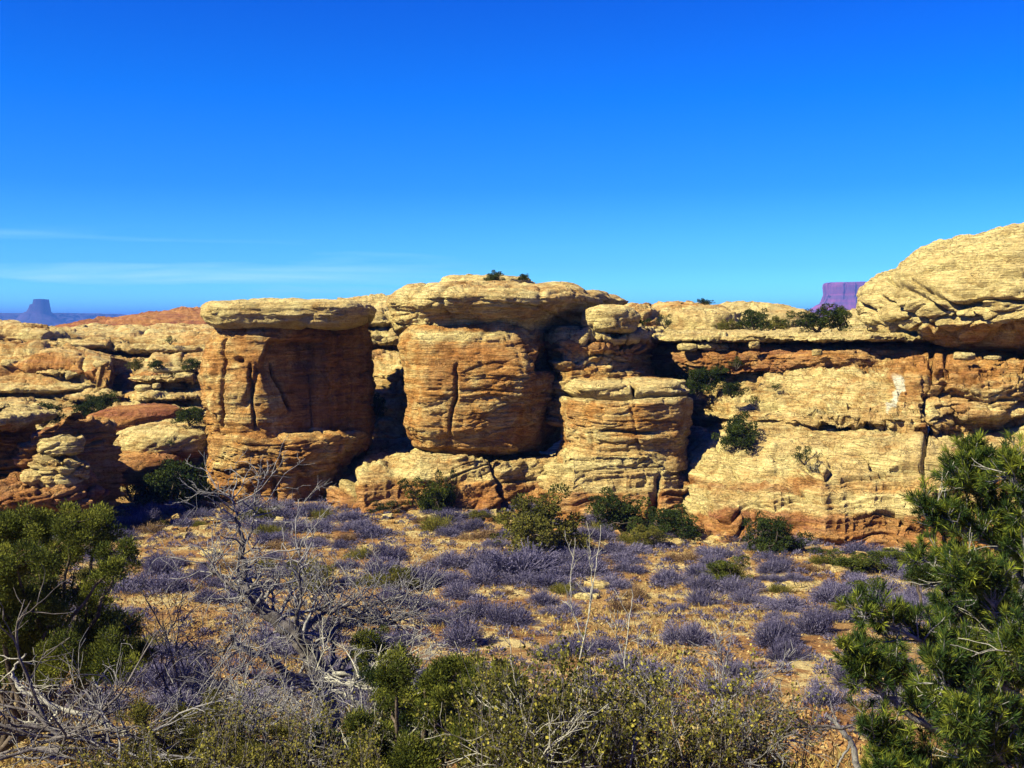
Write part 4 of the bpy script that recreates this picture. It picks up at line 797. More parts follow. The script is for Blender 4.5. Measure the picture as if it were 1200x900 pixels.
SAGE = [sage_proto(s, M_SAGE, n=640 + 40 * (s % 3), Wd=1.2 + 0.1 * (s % 3), H=0.5 + 0.07 * (s % 4)) for s in range(6)] + [sage_proto(20 + s, M_SAGEB, 360, 1.1, 0.45) for s in range(2)] + [sage_proto(30, M_OLIVE, 380, 1.1, 0.5, 0.045)]
HIDE += SAGE
def put_shrub(p, wd, ht, k, label, group=None, name='sagebrush', cat='shrub'):
    q = SAGE[k].copy(); q.name = name; col.objects.link(q); q.location = (p[0], p[1], p[2] - 0.03); q.rotation_euler = (0, 0, rng.uniform(0, 6.3)); q.scale = (wd / 1.25, wd / 1.25 * rng.uniform(.85, 1.1), ht / 0.55); tag(q, label, cat, group); return q
SL = [ # px, base py, width px, height px, kind, label
 (190, 690, 62, 26, 0, 'wide purple-grey shrub on bare sand right of the left juniper'),
 (197, 664, 46, 18, 1, 'purple shrub directly behind the widest one near the left juniper'),
 (615, 672, 92, 26, 2, 'wide low purple shrub below the largest olive bush'),
 (575, 668, 40, 20, 3, 'round purple shrub joined to the left end of the wide one below the olive bush'),
 (455, 655, 36, 20, 4, 'round purple shrub in front of the middle block, left of the olive one'),
 (443, 672, 40, 20, 5, 'purple shrub just below the round one in front of the middle block'),
 (640, 708, 32, 22, 0, 'dark purple shrub beside the pale stones in the middle'),
 (536, 702, 36, 20, 2, 'reddish purple shrub on orange litter left of centre'),
 (550, 726, 44, 26, 1, 'purple shrub casting a shadow on the orange litter at the centre'),
 (545, 757, 54, 26, 3, 'lowest purple shrub on the orange litter behind the green junipers'),
 (820, 708, 34, 20, 4, 'round purple shrub alone in the middle right'),
 (955, 742, 46, 36, 1, 'round purple shrub left of the pinyon, beside bare sand'),
 (968, 826, 56, 36, 0, 'big pale purple shrub beside the fallen branch, left of the pinyon'),
 (997, 806, 40, 32, 3, 'purple shrub behind the big pale one left of the pinyon'),
 (905, 756, 50, 30, 2, 'purple shrub on sand below the middle of the right cliff'),
 (918, 772, 44, 26, 4, 'purple shrub overlapping the one behind it, right of the bare sapling'),
 (810, 756, 46, 28, 5, 'purple shrub behind the bare sapling right of centre'),
 (760, 806, 60, 34, 0, 'purple shrub seen through the thin stems at lower right of centre'),
 (850, 816, 50, 30, 1, 'purple shrub among the bare twigs at lower right'),
 (730, 716, 40, 22, 6, 'brown dry shrub just right of the pale stones'),
 (750, 700, 44, 22, 6, 'rust-brown shrub behind the two thin saplings'),
 (510, 620, 50, 20, 8, 'yellow-green shrub by the flat cream slab at the foot of the middle block'),
 (855, 680, 50, 24, 8, 'pale yellow-green shrub in the purple scrub below the right cliff'),
 (215, 812, 80, 50, 4, 'large grey-purple shrub at the lower left beside the fallen branches'),
]
used = []
for (px, py, wd, h, k, lab) in SL:
    p = ground_at_pixel(px, py); put_shrub(p, wd / F * p[1] * 1.35, h / F * p[1] * 1.15, k, lab); used.append((px, py, wd))
# scattered fill, described by where it grows
ZX = [(-99, 130, 'left of the stacked boulders line'), (130, 240, 'below the broad juniper'), (240, 330, 'below the pillar\'s lit half'), (330, 420, 'below the pillar\'s shaded half'), (420, 490, 'below the gap beside the pillar'), (490, 570, 'below the middle block'),
      (570, 650, 'below the largest olive bush'), (650, 730, 'below the rounded block\'s left half'), (730, 810, 'below the rounded block\'s right half'), (810, 880, 'below the leaning cliff juniper'), (880, 950, 'below the cliff-foot juniper'), (950, 1030, 'left of the pinyon'), (1030, 1999, 'behind the pinyon')]
ZY = [(0, 618, 'close to the rocks'), (618, 645, 'in the upper scrub'), (645, 680, 'on the upper slope'), (680, 725, 'midway down the slope'), (725, 999, 'low on the slope')]
cnt = 0; tries = 0
while cnt < 268 and tries < 6000:
    tries += 1; u = rng.random()
    py = 596 + 240 * u ** 1.75 ; px = rng.uniform(-30, 1190)
    base = 596 + max(0, px - 620) * 0.125
    if py < base: continue
    dens = fbm(np.array([px / 90.]), np.array([py / 40.]), np.array([0.]), 2, 77)[0]
    if dens < -0.32 + (0.18 if py > 690 else 0) + (0.1 if py > 740 else 0): continue
    wd = rng.uniform(20, 44) * (0.85 + (py - 590) / 300.)
    if any(abs(px - a) < (wd + c) * 0.40 and abs(py - b) < 3 + (py - 560) * 0.05 for a, b, c in used): continue
    used.append((px, py, wd)); p = ground_at_pixel(px, py); k = int(rng.choice([0, 1, 2, 3, 4, 5, 6, 7, 8], p=[.13, .13, .13, .13, .12, .12, .07, .06, .11]))
    zx = next(z[2] for z in ZX if z[0] <= px < z[1]); zy = next(z[2] for z in ZY if z[0] <= py < z[1])
    lab = ('broad ' if wd > 32 else 'small ') + ('brown dry' if k in (6, 7) else 'olive-green' if k == 8 else 'purple-grey') + ' shrub ' + zy + ', ' + zx; grp = lab.replace(' shrub ', ' shrubs ')
    put_shrub(p, wd / F * p[1] * 1.45, 1.0 * wd * rng.uniform(0.36, 0.52) / F * p[1], k, lab, grp); cnt += 1
smallV = []; smallF = []; sv = []; off = 0; nsm = 0; tries = 0
def tiny_proto(seed, k=150):
    r = np.random.default_rng(seed); th = r.uniform(0, 6.283, k); el = np.arcsin(r.random(k)); d = np.stack([np.cos(th) * np.cos(el) * .5, np.sin(th) * np.cos(el) * .5, np.sin(el) * .5], 1) * r.uniform(.6, 1, (k, 1))
    return leaves(d * .6, .16, r, .22, d / .5, r.random(k), .2)
TP = [tiny_proto(i) for i in range(5)]
while nsm < 950 and tries < 40000:
    tries += 1; py = 597 + 270 * rng.random() ** 1.9; px = rng.uniform(-30, 1190)
    if py < 596 + max(0, px - 620) * 0.125: continue
    wd = rng.uniform(10, 24) * (0.8 + (py - 590) / 220.)
    if any(abs(px - a) < (wd + c) * 0.3 and abs(py - b) < 1.5 + (py - 560) * 0.02 for a, b, c in used): continue
    used.append((px, py, wd)); p = ground_at_pixel(px, py); w_ = wd / F * p[1]; V, Fc, v = TP[nsm % 5]
    a = rng.uniform(0, 6.28); Rm = np.array([[math.cos(a), -math.sin(a), 0], [math.sin(a), math.cos(a), 0], [0, 0, 1]])
    smallV.append(V @ Rm.T * np.array([w_, w_, w_ * .85]) + p); smallF.append(Fc + off); off += len(V); sv.append(v); nsm += 1
tag(mesh_np('small_scrub', np.concatenate(smallV), np.concatenate(smallF), M_SAGE, None, False, np.concatenate(sv), 'var'), 'countless small purple-grey scrub tufts between the larger shrubs', 'scrub', kind='stuff')
for o in HIDE:
    bpy.data.objects.remove(o)

# ------------------------------------------------------------------ foreground plants
#@FORE
def pxpath(pts, D): return np.array([W(a, b, D + (c[0] if c else 0)) for a, b, *c in pts])
def refine(P, n, rng, wob):
    t = np.linspace(0, len(P) - 1, n); i = np.minimum(t.astype(int), len(P) - 2); f = (t - i)[:, None]; Q = P[i] * (1 - f) + P[i + 1] * f
    Q = smooth_ax(Q, 0, max(1, n // (2 * len(P)))); Q[1:-1] += rng.normal(0, wob, (n - 2, 3)); return Q

# dead tree
rd = np.random.default_rng(42); D0 = 17.5
dt = thing('dead_tree', 'dead silver-grey juniper skeleton with twisted bare limbs, left of centre', 'dead tree', W(378, 812, D0))
TR = [([(385, 850), (378, 812), (366, 770), (348, 745), (318, 722), (292, 700), (285, 682)], 0.16, 0.055),
      ([(372, 795), (400, 790, .4), (440, 772, .8), (480, 768, 1.1)], 0.07, 0.02),
      ([(392, 798), (412, 765, .5), (438, 740, .8), (468, 724, 1.0), (498, 716, 1.2)], 0.05, 0.012), ([(362, 765), (395, 735, .6), (440, 708, .9), (478, 692, 1.1)], 0.045, 0.010), ([(352, 748), (368, 722, .3), (400, 712, .5), (432, 700, .8)], 0.055, 0.015), ([(300, 707), (280, 690), (262, 680), (238, 660)], 0.05, 0.014),
      ([(285, 684), (286, 655), (282, 622, -.2), (272, 590, -.3), (268, 575, -.3)], 0.048, 0.010), ([(286, 640), (297, 612), (301, 588), (306, 565)], 0.024, 0.006),
      ([(360, 760), (345, 735, -.6), (352, 700, -.8), (349, 660, -1), (352, 640, -1)], 0.04, 0.008), ([(375, 800), (340, 790, -.5), (310, 770, -.9), (280, 758, -1.2), (270, 745, -1.3)], 0.07, 0.018),
      ([(378, 812), (350, 800, -1), (315, 798, -1.5), (280, 786, -1.8)], 0.06, 0.015), ([(380, 805), (392, 770, 1), (388, 735, 1.2), (398, 712, 1.3)], 0.045, 0.01), ([(318, 722), (322, 690, .8), (330, 668, 1)], 0.03, 0.006),
      ([(385, 800), (420, 800), (450, 815), (470, 840), (478, 860)], 0.05, 0.015), ([(385, 805), (425, 825), (440, 850), (436, 880)], 0.045, 0.012), ([(382, 790), (425, 790), (465, 795), (500, 806)], 0.04, 0.01)]
T = Tubes(); T2 = Tubes(); TW = Tubes()
for i, (pts, r0, r1) in enumerate(TR):
    Q = refine(pxpath(pts, D0), 6 * len(pts), rd, 0.018); TT = T if i < 13 else T2
    TT.tube(Q, r0 * (1.3 if i < 1 else 1.1), r1, 8)
    ns = int(2 + len(pts) * 2) if i in (6, 7, 10, 11, 12) else int(5 + len(pts) * 3)
    for s in range(ns):
        j = rd.integers(int(len(Q) * 0.35), len(Q) - 1); ax = Q[j + 1] - Q[j]; ax /= np.linalg.norm(ax); d = ax * 0.7 + rd.normal(0, .7, 3); d[2] += 0.15
        grow(TW if i < 13 else T2, rd, Q[j], d, rd.uniform(0.3, 1.0), max(0.012, r1 * 0.7), 2, 0.24, 3, 0.8, None, 4, 0.0, 0.6, 0.0035)
T.build('trunk', M_DEADD, dt); TW.build('twigs', M_DEAD, dt); T2.build('bleached_limb', M_DEADL, dt)

def dead_brush(px, py, D, n, L, r, mtl, label, seed, spread=(1, 1, .5), name='dead_branches', cat='dead branches', lift=0.0, depth=2):
    r_ = np.random.default_rng(seed); T = Tubes(); p0 = W(px, py, D)
    for i in range(n):
        d = r_.normal(0, 1, 3) * np.array(spread); d[2] = abs(d[2]) + lift
        q = p0 + r_.normal(0, 0.22, 3) * np.array([1, 1, .25]); grow(T, r_, q, d, L * r_.uniform(0.5, 1.1), r * r_.uniform(0.6, 1.2), depth, 0.2, 4, 0.75, None, 4, 0.0, 0.6, 0.003)
    o = T.build(name, mtl, None, loc=p0); tag(o, label, cat); return o
dead_brush(440, 728, 18.5, 26, 1.0, 0.018, M_DEAD, 'heap of grey dead twigs right of the dead tree, on orange litter', 1, (1.2, .8, .35))
dead_brush(385, 735, 18.8, 14, 0.9, 0.018, M_DEAD, 'tangle of dead twigs behind the trunk of the dead tree', 2, (1, .8, .6))
dead_brush(60, 865, 12.2, 26, 1.3, 0.022, M_DEADD, 'dark tangle of fallen branches at the bottom left corner', 3, (1.4, .7, .28))
dead_brush(150, 880, 12.0, 20, 1.1, 0.016, M_DEAD, 'grey tangle of fallen branches right of the corner heap', 4, (1.4, .7, .3))
dead_brush(270, 850, 13.5, 34, 1.0, 0.014, M_DEAD, 'grey bare brush filling the slope below the dead tree', 5, (1, .8, .7))
dead_brush(350, 880, 13.0, 30, 0.9, 0.014, M_DEAD, 'grey bare brush under the roots of the dead tree', 6, (1, .8, .7))
dead_brush(480, 890, 13.0, 20, 0.8, 0.013, M_DEADL, 'pale curled dead twigs at the bottom between two green junipers', 7, (1, .8, .6))
dead_brush(225, 800, 14.5, 14, 1.0, 0.013, M_DEADD, 'thin dark brush between the left juniper and the dead tree', 8, (.8, .8, .9))
dead_brush(800, 900, 11.5, 12, 0.9, 0.018, M_DEADD, 'dark knotted branches at the bottom right of centre', 9, (1.2, .7, .6))
dead_brush(960, 850, 12.2, 6, 0.9, 0.016, M_DEADD, 'small dark dead branches left of the pinyon at the bottom', 10, (1, .6, .5))
dead_brush(640, 905, 10.6, 14, .8, .010, M_DEADL, 'pale wiry twigs low in the yellow thicket at the bottom centre', 11, (1, .7, .8))
dead_brush(740, 900, 10.9, 14, .9, .011, M_DEAD, 'grey wiry twigs in the yellow thicket right of centre', 12, (1, .7, .9))
dead_brush(880, 880, 11.4, 16, .9, .012, M_DEAD, 'bare grey twigs between the yellow thicket and the pinyon', 13, (1, .7, .9))
dead_brush(415, 800, 16.0, 18, .9, .016, M_DEADL, 'bleached root-like limbs spreading right of the dead tree foot', 14, (1.3, .8, .3))
# white forked snag, lower left
sn = Tubes(); rs_ = np.random.default_rng(12); Dn = 12.5
for pts, r0, r1 in (([(150, 862), (110, 842), (60, 826), (20, 806), (14, 790), (20, 776), (30, 766)], 0.035, 0.010), ([(20, 806), (45, 808), (52, 820)], 0.015, .006), ([(70, 830), (55, 850), (20, 845), (-10, 820)], 0.02, .006), ([(100, 838), (85, 858), (90, 880)], 0.018, .005)):
    Q = refine(pxpath(pts, Dn), 5 * len(pts), rs_, 0.008); sn.tube(Q, r0, r1, 6)
    for s in range(6): j = rs_.integers(3, len(Q) - 1); grow(sn, rs_, Q[j], rs_.normal(0, 1, 3), 0.35, 0.008, 1, .25, 3, .9, None, 4, 0, .6, .003)
tag(sn.build('fallen_branch', M_DEADL, None, loc=W(110, 842, Dn)), 'pale forked fallen branch curling up at the lower left edge', 'fallen branch')
fb = Tubes(); Dn = 13.5
for pts, r0, r1 in (([(1006, 905), (998, 870), (984, 852), (968, 838)], 0.045, 0.02), ([(998, 870), (985, 890), (980, 905)], .018, .008), ([(984, 852), (975, 832), (972, 818)], .015, .006)):
    fb.tube(refine(pxpath(pts, Dn), 5 * len(pts), rs_, 0.006), r0, r1, 7)
tag(fb.build('fallen_branch', M_DEAD, None, loc=W(1000, 880, Dn)), 'curved grey branch standing from the sand left of the pinyon', 'fallen branch')

# ---- leafy foreground junipers: clumps of scale sprays
def spray_tree(name, label, cat, foot, D, clumps, mtl, per, leaf, seed, trunk_r=0.045, dj=0.9, asp=0.42, up=0.6):
    r = np.random.default_rng(seed); p0 = W(foot[0], foot[1], D); th = thing(name, label, cat, p0); T = Tubes(); cs = []; rs = []
    for (cx, cy, rr) in clumps:
        c = W(cx, cy, D + r.uniform(-dj, dj)); R0 = rr / F * D
        mid = (p0 + c) / 2 + r.normal(0, 0.15, 3); Q = refine(np.array([p0, mid, c]), 12, r, 0.02); T.tube(Q, trunk_r, 0.014, 5)
        for q in range(12):
            u = r.normal(0, 1, 3); u /= np.linalg.norm(u); e = c + u * R0 * r.uniform(.35, 1.15) * np.array([1, 1, .9]); cs.append(e); rs.append(R0 * r.uniform(0.22, 0.5)); T.tube(refine(np.array([c, (c + e) / 2 + r.normal(0, .03, 3), e]), 5, r, .01), 0.014, 0.004, 3)
    C, B, v = clump_points(r, cs, rs, per)
    # each point carries a short spray of overlapping scale twigs
    parts = []
    for k in range(3):
        off = r.normal(0, leaf * .35, C.shape); parts.append(leaves(C + off, leaf * .62 * (1 - .15 * k), r, asp * .7, B * .8, np.clip(v + r.normal(0, .1, len(v)), 0, 1), up))
    T.build('trunk', M_BARK, th); leaf_mesh('crown', parts, mtl, th); return th
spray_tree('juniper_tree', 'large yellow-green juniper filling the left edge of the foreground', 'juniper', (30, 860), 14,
  [(10, 625, 30), (48, 620, 28), (85, 612, 26), (120, 622, 26), (140, 650, 22), (20, 665, 32), (65, 655, 28), (0, 700, 30), (30, 735, 32), (112, 690, 20), (62, 708, 24), (110, 730, 30), (85, 765, 32), (130, 770, 30), (150, 735, 20), (-20, 650, 34), (-25, 740, 36), (165, 765, 16), (130, 668, 16), (5, 770, 26), (55, 770, 24)],
  M_JUNL, 170, 0.070, 101)
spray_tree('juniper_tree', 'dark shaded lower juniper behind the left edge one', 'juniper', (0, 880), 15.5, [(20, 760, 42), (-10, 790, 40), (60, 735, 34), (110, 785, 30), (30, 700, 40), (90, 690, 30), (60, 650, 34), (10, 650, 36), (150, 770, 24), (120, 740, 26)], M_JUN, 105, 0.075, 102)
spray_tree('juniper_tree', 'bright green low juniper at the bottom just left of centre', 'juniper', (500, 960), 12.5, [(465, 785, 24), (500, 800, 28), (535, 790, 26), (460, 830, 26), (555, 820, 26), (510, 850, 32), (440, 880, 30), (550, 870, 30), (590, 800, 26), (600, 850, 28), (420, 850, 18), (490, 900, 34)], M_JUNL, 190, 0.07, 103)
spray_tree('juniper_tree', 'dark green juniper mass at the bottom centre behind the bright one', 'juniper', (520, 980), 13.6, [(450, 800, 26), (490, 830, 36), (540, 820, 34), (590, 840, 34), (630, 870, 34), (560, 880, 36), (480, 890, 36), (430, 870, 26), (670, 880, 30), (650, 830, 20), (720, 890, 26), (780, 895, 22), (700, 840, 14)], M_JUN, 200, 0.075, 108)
spray_tree('juniper_tree', 'olive juniper in the dead brush at the bottom left', 'juniper', (250, 970), 12.5, [(205, 850, 22), (240, 835, 20), (225, 880, 28), (270, 870, 22), (180, 885, 24), (300, 885, 20), (160, 840, 16), (335, 860, 16)], M_OLIVE, 120, 0.055, 104)
spray_tree('juniper_tree', 'small green juniper sprig left of the curved branch, bottom of the dead tree', 'juniper', (400, 930), 12.8, [(370, 870, 16), (395, 885, 20), (345, 890, 18)], M_JUN, 150, 0.06, 105)
spray_tree('juniper_tree', 'green juniper peeping over behind the dead tree limbs', 'juniper', (440, 800), 17.2, [(440, 752, 18), (425, 765, 16)], M_JUNL, 120, 0.07, 106, trunk_r=.03, dj=.3)

# ---- small-leaved yellow shrubs with thin upright stems
def stem_shrub(label, px0, px1, pyb, ptop, D, n, seed, mtl=M_YLEAF, leafn=70, leaf=0.032, name='leafy_shrub', lr=0.006, wood=None, spread=.8):
    r = np.random.default_rng(seed); th = thing(name, label, 'shrub', W((px0 + px1) / 2, pyb, D)); T = Tubes(); C = []
    for i in range(n):
        x0 = r.uniform(px0, px1); Dd = D + r.uniform(-spread, spread); p = W(x0, pyb, Dd); cl = float(noise(np.array([x0 / 26.]), np.array([Dd * 1.5]), np.array([seed * 1.]), 3)[0]); h = (pyb - r.uniform(ptop, ptop + (pyb - ptop) * .35) - (pyb - ptop) * .28 * (0.5 - .9 * cl)) / F * Dd
        pts, dd = wander(r, p, (r.normal(0, .18), r.normal(0, .18), 1), h, 10, 0.07, 0.03); T.tube(pts, lr * 1.4, lr * .35, 4)
        for s in range(9):
            j = r.integers(3, 10); b, _ = wander(r, pts[j], (r.normal(0, .6), r.normal(0, .6), .8), h * r.uniform(.10, .28), 4, 0.12); T.tube(b, lr * .5, lr * .25, 3)
            k = max(1, leafn // 9); t = r.uniform(0.1, 1, k) * 4; jj = np.minimum(t.astype(int), 3); C.append(b[jj] + (b[jj + 1] - b[jj]) * (t - jj)[:, None] + r.normal(0, .018, (k, 3)))
    C = np.concatenate(C); T.build('stem', wood or M_DEADD, th)
    leaf_mesh('leaves', [leaves(C, leaf, r, 0.75, None, np.clip(r.normal(.5, .28, len(C)), 0, 1), .2)], mtl, th); return th
stem_shrub('thicket of thin stems with small yellow leaves at the bottom centre', 555, 700, 985, 712, 11.0, 95, 201, leafn=190, leaf=.036)
stem_shrub('yellow-leaved thicket right of the bottom centre one', 685, 850, 985, 728, 11.4, 90, 202, leafn=170, leaf=.034)
stem_shrub('sparse yellow-leaved twiggy shrub at the bottom right of centre', 820, 935, 975, 765, 11.6, 50, 203, leafn=100)
stem_shrub('rusty small-leaved shrub under the fallen branches at the bottom left', 90, 250, 975, 840, 11.4, 60, 204, leafn=120, leaf=.028)
stem_shrub('small-leaved olive shrub below the roots of the dead tree', 220, 440, 980, 795, 11.8, 85, 205, mtl=M_OLIVE, leafn=130, leaf=.028)
# ---- bare saplings
def sapling(label, paths, D, seed, r0, mtl=M_DEADL, tw=6):
    r = np.random.default_rng(seed); T = Tubes(); first = None
    for pts in paths:
        Q = refine(pxpath(pts, D), 5 * len(pts), r, .006); T.tube(Q, r0 if first is None else r0 * .6, .0035, 5); first = first if first is not None else Q[0]
        for s in range(tw):
            j = r.integers(len(Q) // 4, len(Q) - 1); ax = Q[j + 1] - Q[j]; ax /= np.linalg.norm(ax); grow(T, r, Q[j], ax + r.normal(0, .45, 3), r.uniform(.10, .32), .004, 1, .1, 2, .6, None, 3, .02, .6, .0028)
    tag(T.build('bare_sapling', mtl, None, loc=first), label, 'sapling')
sapling('tall thin pale sapling with forked tops, right of centre', [[(662, 960), (664, 870), (672, 810), (684, 750), (693, 700), (698, 670), (704, 615)], [(684, 750), (670, 715), (668, 680), (674, 630)], [(690, 720), (694, 680), (690, 640)]], 11.5, 301, .014)
sapling('second bare sapling bending left below the rust-brown shrub', [[(700, 960), (716, 880), (736, 820), (732, 775), (736, 740), (742, 700), (740, 690)], [(732, 775), (722, 745), (724, 715)], [(716, 880), (730, 850), (738, 815)]], 11.8, 302, .013)
sapling('pale thin stem in the yellow thicket at the bottom centre', [[(622, 900), (612, 830), (602, 790), (596, 740)], [(622, 860), (608, 850), (600, 835)]], 11.2, 303, .010, tw=5)
sapling('many-branched bare sapling at the lower right, above the dark knots', [[(800, 960), (815, 880), (838, 830), (850, 780), (862, 722)], [(838, 840), (870, 805), (900, 790), (930, 775)], [(815, 880), (830, 850), (870, 850), (905, 835)], [(850, 790), (840, 760), (846, 740)]], 11.6, 304, .016, M_DEAD, 16)
sapling('dark bare twiggy sapling between the left juniper and the dead tree', [[(215, 830), (205, 780), (195, 745), (170, 700), (164, 690)], [(205, 780), (195, 760), (190, 730)], [(195, 745), (210, 720), (214, 700)]], 15, 305, .02, M_DEADD, 10)

# ---- pinyon at the right edge
rp = np.random.default_rng(55); Dp = 9.0
pt = thing('pinyon_pine', 'bushy pinyon pine with dark green needle tufts filling the right edge', 'pine', W(1230, 1120, Dp))
LIMB = [([(1230, 1120), (1225, 960), (1215, 820), (1200, 700), (1180, 640), (1160, 580), (1140, 535)], .075, .012), ([(1215, 830), (1170, 800, -.3), (1110, 770, -.5), (1050, 735, -.7), (1005, 722, -.8)], .035, .007),
 ([(1220, 900), (1150, 880, -.5), (1080, 850, -.8), (1020, 800, -.9), (1000, 775, -.9)], .04, .007), ([(1225, 960), (1150, 940, -.6), (1060, 900, -.9), (1010, 860, -1)], .04, .008), ([(1205, 740), (1160, 700, .2), (1115, 670, .3), (1075, 655, .4)], .028, .006),
 ([(1185, 650), (1150, 635), (1110, 620), (1085, 605)], .02, .005), ([(1160, 590), (1140, 570), (1130, 560)], .012, .004), ([(1200, 700), (1205, 640, -.3), (1196, 580, -.4), (1178, 545, -.4)], .025, .005), ([(1215, 800), (1235, 720), (1230, 650), (1210, 600)], .03, .006),
 ([(1215, 830), (1180, 740, -.8), (1150, 690, -1), (1130, 680, -1.1)], .025, .005), ([(1220, 900), (1180, 840, -1.1), (1130, 810, -1.4), (1100, 800, -1.5)], .028, .005), ([(1225, 980), (1190, 910, -1.3), (1150, 860, -1.6), (1120, 850, -1.7)], .028, .005),
 ([(1225, 960), (1240, 860, -1), (1215, 780, -1.4), (1190, 760, -1.5)], .03, .005), ([(1225, 1000), (1120, 960, -.8), (1070, 930, -1), (1030, 905, -1.1)], .03, .005), ([(1230, 900), (1260, 800), (1250, 700)], .03, .006), ([(1220, 860), (1130, 860, .5), (1060, 820, .6), (1035, 780, .6)], .03, .005), ([(1210, 780), (1150, 740, .6), (1110, 720, .7)], .025, .005)]
T = Tubes(); TD = Tubes(); tips = []
for pts, r0, r1 in LIMB:
    Q = refine(pxpath(pts, Dp), 7 * len(pts), rp, .01); T.tube(Q, r0, r1, 7)
    n = len(Q); st = 0.40 if r0 > .05 else 0.10
    for s in range(int(14 * len(pts))):
        t = rp.uniform(st, 1.0); j = min(int(t * (n - 1)), n - 2); ax = Q[j + 1] - Q[j]; ax /= np.linalg.norm(ax)
        d = ax * 1.0 + rp.normal(0, .55, 3); d[2] += .55; L = rp.uniform(.14, .38) * (1.15 - .5 * t)
        b, dd = wander(rp, Q[j], d, L, 5, .12, .07); T.tube(b, .008, .004, 4)
        tips.append((b, dd))
        for q in range(2):
            d2 = dd + rp.normal(0, .5, 3); b2, dd2 = wander(rp, b[rp.integers(2, 5)], d2, L * .55, 4, .1, .08); T.tube(b2, .005, .003, 3); tips.append((b2, dd2))
    for s in range(3):
        j = rp.integers(2, n - 2); grow(TD, rp, Q[j], rp.normal(0, 1, 3), rp.uniform(.15, .5), .006, 1, .18, 4, .8, None, 3, 0, .6, .0025)
C = []; Dv = []; vv = []
for b, dd in tips:
    k = 72; t = np.sqrt(rp.uniform(0.12, 1.0, k)) * (len(b) - 1); j = np.minimum(t.astype(int), len(b) - 2); P_ = b[j] + (b[j + 1] - b[j]) * (t - j)[:, None]
    ax = b[j + 1] - b[j]; ax /= np.linalg.norm(ax, axis=1, keepdims=True); C.append(P_); Dv.append(ax * .9 + rp.normal(0, .42, (k, 3)) + np.array([0, 0, .12])); vv.append(np.clip(rp.uniform(.15, .7) + .28 * (t / (len(b) - 1)) - .12 + rp.normal(0, .1, k), 0, 1))
C = np.concatenate(C); Dv = np.concatenate(Dv); vv = np.concatenate(vv)
T.build('trunk', M_DEAD, pt); tag(TD.build('dead_twigs', M_DEADL, pt), kind='stuff'); leaf_mesh('crown', [leaves(C, .070, rp, .075, Dv, vv, 0)], M_PINE, pt)
spray_tree('juniper_tree', 'dark juniper mass behind the pinyon at the right edge', 'juniper', (1180, 1000), 11.5, [(1110, 750, 26), (1170, 740, 34), (1215, 700, 34), (1100, 810, 28), (1160, 800, 32), (1215, 800, 40), (1060, 870, 26), (1120, 870, 34), (1190, 870, 44), (1080, 920, 34), (1150, 920, 40)], M_JUN, 110, .06, 109)
spray_tree('juniper_tree', 'darker low juniper behind the left side of the pinyon', 'juniper', (1110, 760), 15, [(1080, 668, 20), (1110, 672, 22), (1140, 700, 24), (1060, 720, 12), (1150, 665, 20)], M_JUN, 130, .07, 107, trunk_r=.03)

# ------------------------------------------------------------------ stones and ground cover
def stone(px, py, wpx, hpx, label, paint=None, seed=0):
    p = ground_at_pixel(px, py); D = p[1]; sc_ = F / D
    o = boulder('stone', px, py - hpx * .3, wpx, hpx, D, None, paint or strat_paint(.98, -.3), kk=dict(seed=seed, sc=.35, lump=.15), label=label, cat='stone'); return o
for i, a in enumerate([(520, 608, 88, 9, 'long flat cream slab of bare rock at the foot of the middle block'), (700, 692, 34, 12, 'larger white stone in the middle of the scrub'), (688, 703, 30, 8, 'flat pale stone just below the larger white one'), (722, 705, 26, 8, 'small pale stone right of the larger white one'),
    (138, 583, 26, 16, 'whitish block beneath the bare-limbed juniper'), (160, 578, 22, 12, 'second whitish block, right of the one beneath the bare-limbed juniper'), (500, 690, 22, 6, 'small flat stone on the litter near the dead twig heap'), (248, 652, 26, 9, 'flat cream stone right of the left juniper'), (985, 672, 24, 8, 'cream stone near the foot of the right cliff'),
    (850, 635, 40, 8, 'low cream slab at the cliff foot below the leaning cliff juniper'), (780, 640, 50, 7, 'low flat cream slab beneath the low dark juniper'), (930, 690, 30, 7, 'flat sandy-coloured stone in the scrub left of the green bush'), (385, 700, 20, 8, 'pale stone behind the limbs of the dead tree'), (820, 870, 70, 10, 'flat pale slab seen through the twigs at lower right'), (100, 700, 40, 10, 'pale flat stone showing through the left juniper')]):
    stone(*a, seed=i + 3)
rk = np.random.default_rng(9)
def scatter_px(n, r, y0=15, y1=62):
    y = y0 * (y1 / y0) ** r.random(n); x = r.uniform(-.52, .52, n) * y; return x, y
# clods and pebbles
n = 34000; x, y = scatter_px(n, rk); z = ground_z(x, y); s = rk.uniform(.015, .06, n) * (.5 + y / 40)
u = np.array([(1, 0, 0), (-.5, .86, 0), (-.5, -.86, 0), (0, 0, 1)], float); V = u[None] * s[:, None, None] * rk.uniform(.5, 1.2, (n, 4, 1)); a = rk.uniform(0, 6.28, n); ca, sa = np.cos(a)[:, None], np.sin(a)[:, None]
V = np.stack([V[..., 0] * ca - V[..., 1] * sa, V[..., 0] * sa + V[..., 1] * ca, V[..., 2] * .8], -1) + np.stack([x, y, z - .005], -1)[:, None]
ix = np.arange(n)[:, None] * 4; Fc = np.concatenate([ix + np.array([[0, 1, 3]]), ix + np.array([[1, 2, 3]]), ix + np.array([[2, 0, 3]])])
v = np.repeat(rk.random(n), 4); tag(mesh_np('pebbles', V.reshape(-1, 3), Fc, foliage_material('pebble', (.07, .04, .03), (.20, .12, .07), (.36, .29, .17), 0), None, False, np.stack([v] * 4, 1), 'var'), 'loose pebbles and clods strewn over the sandy slope', 'pebbles', kind='stuff')
V = []; Fc = []; v = []; oo = 0
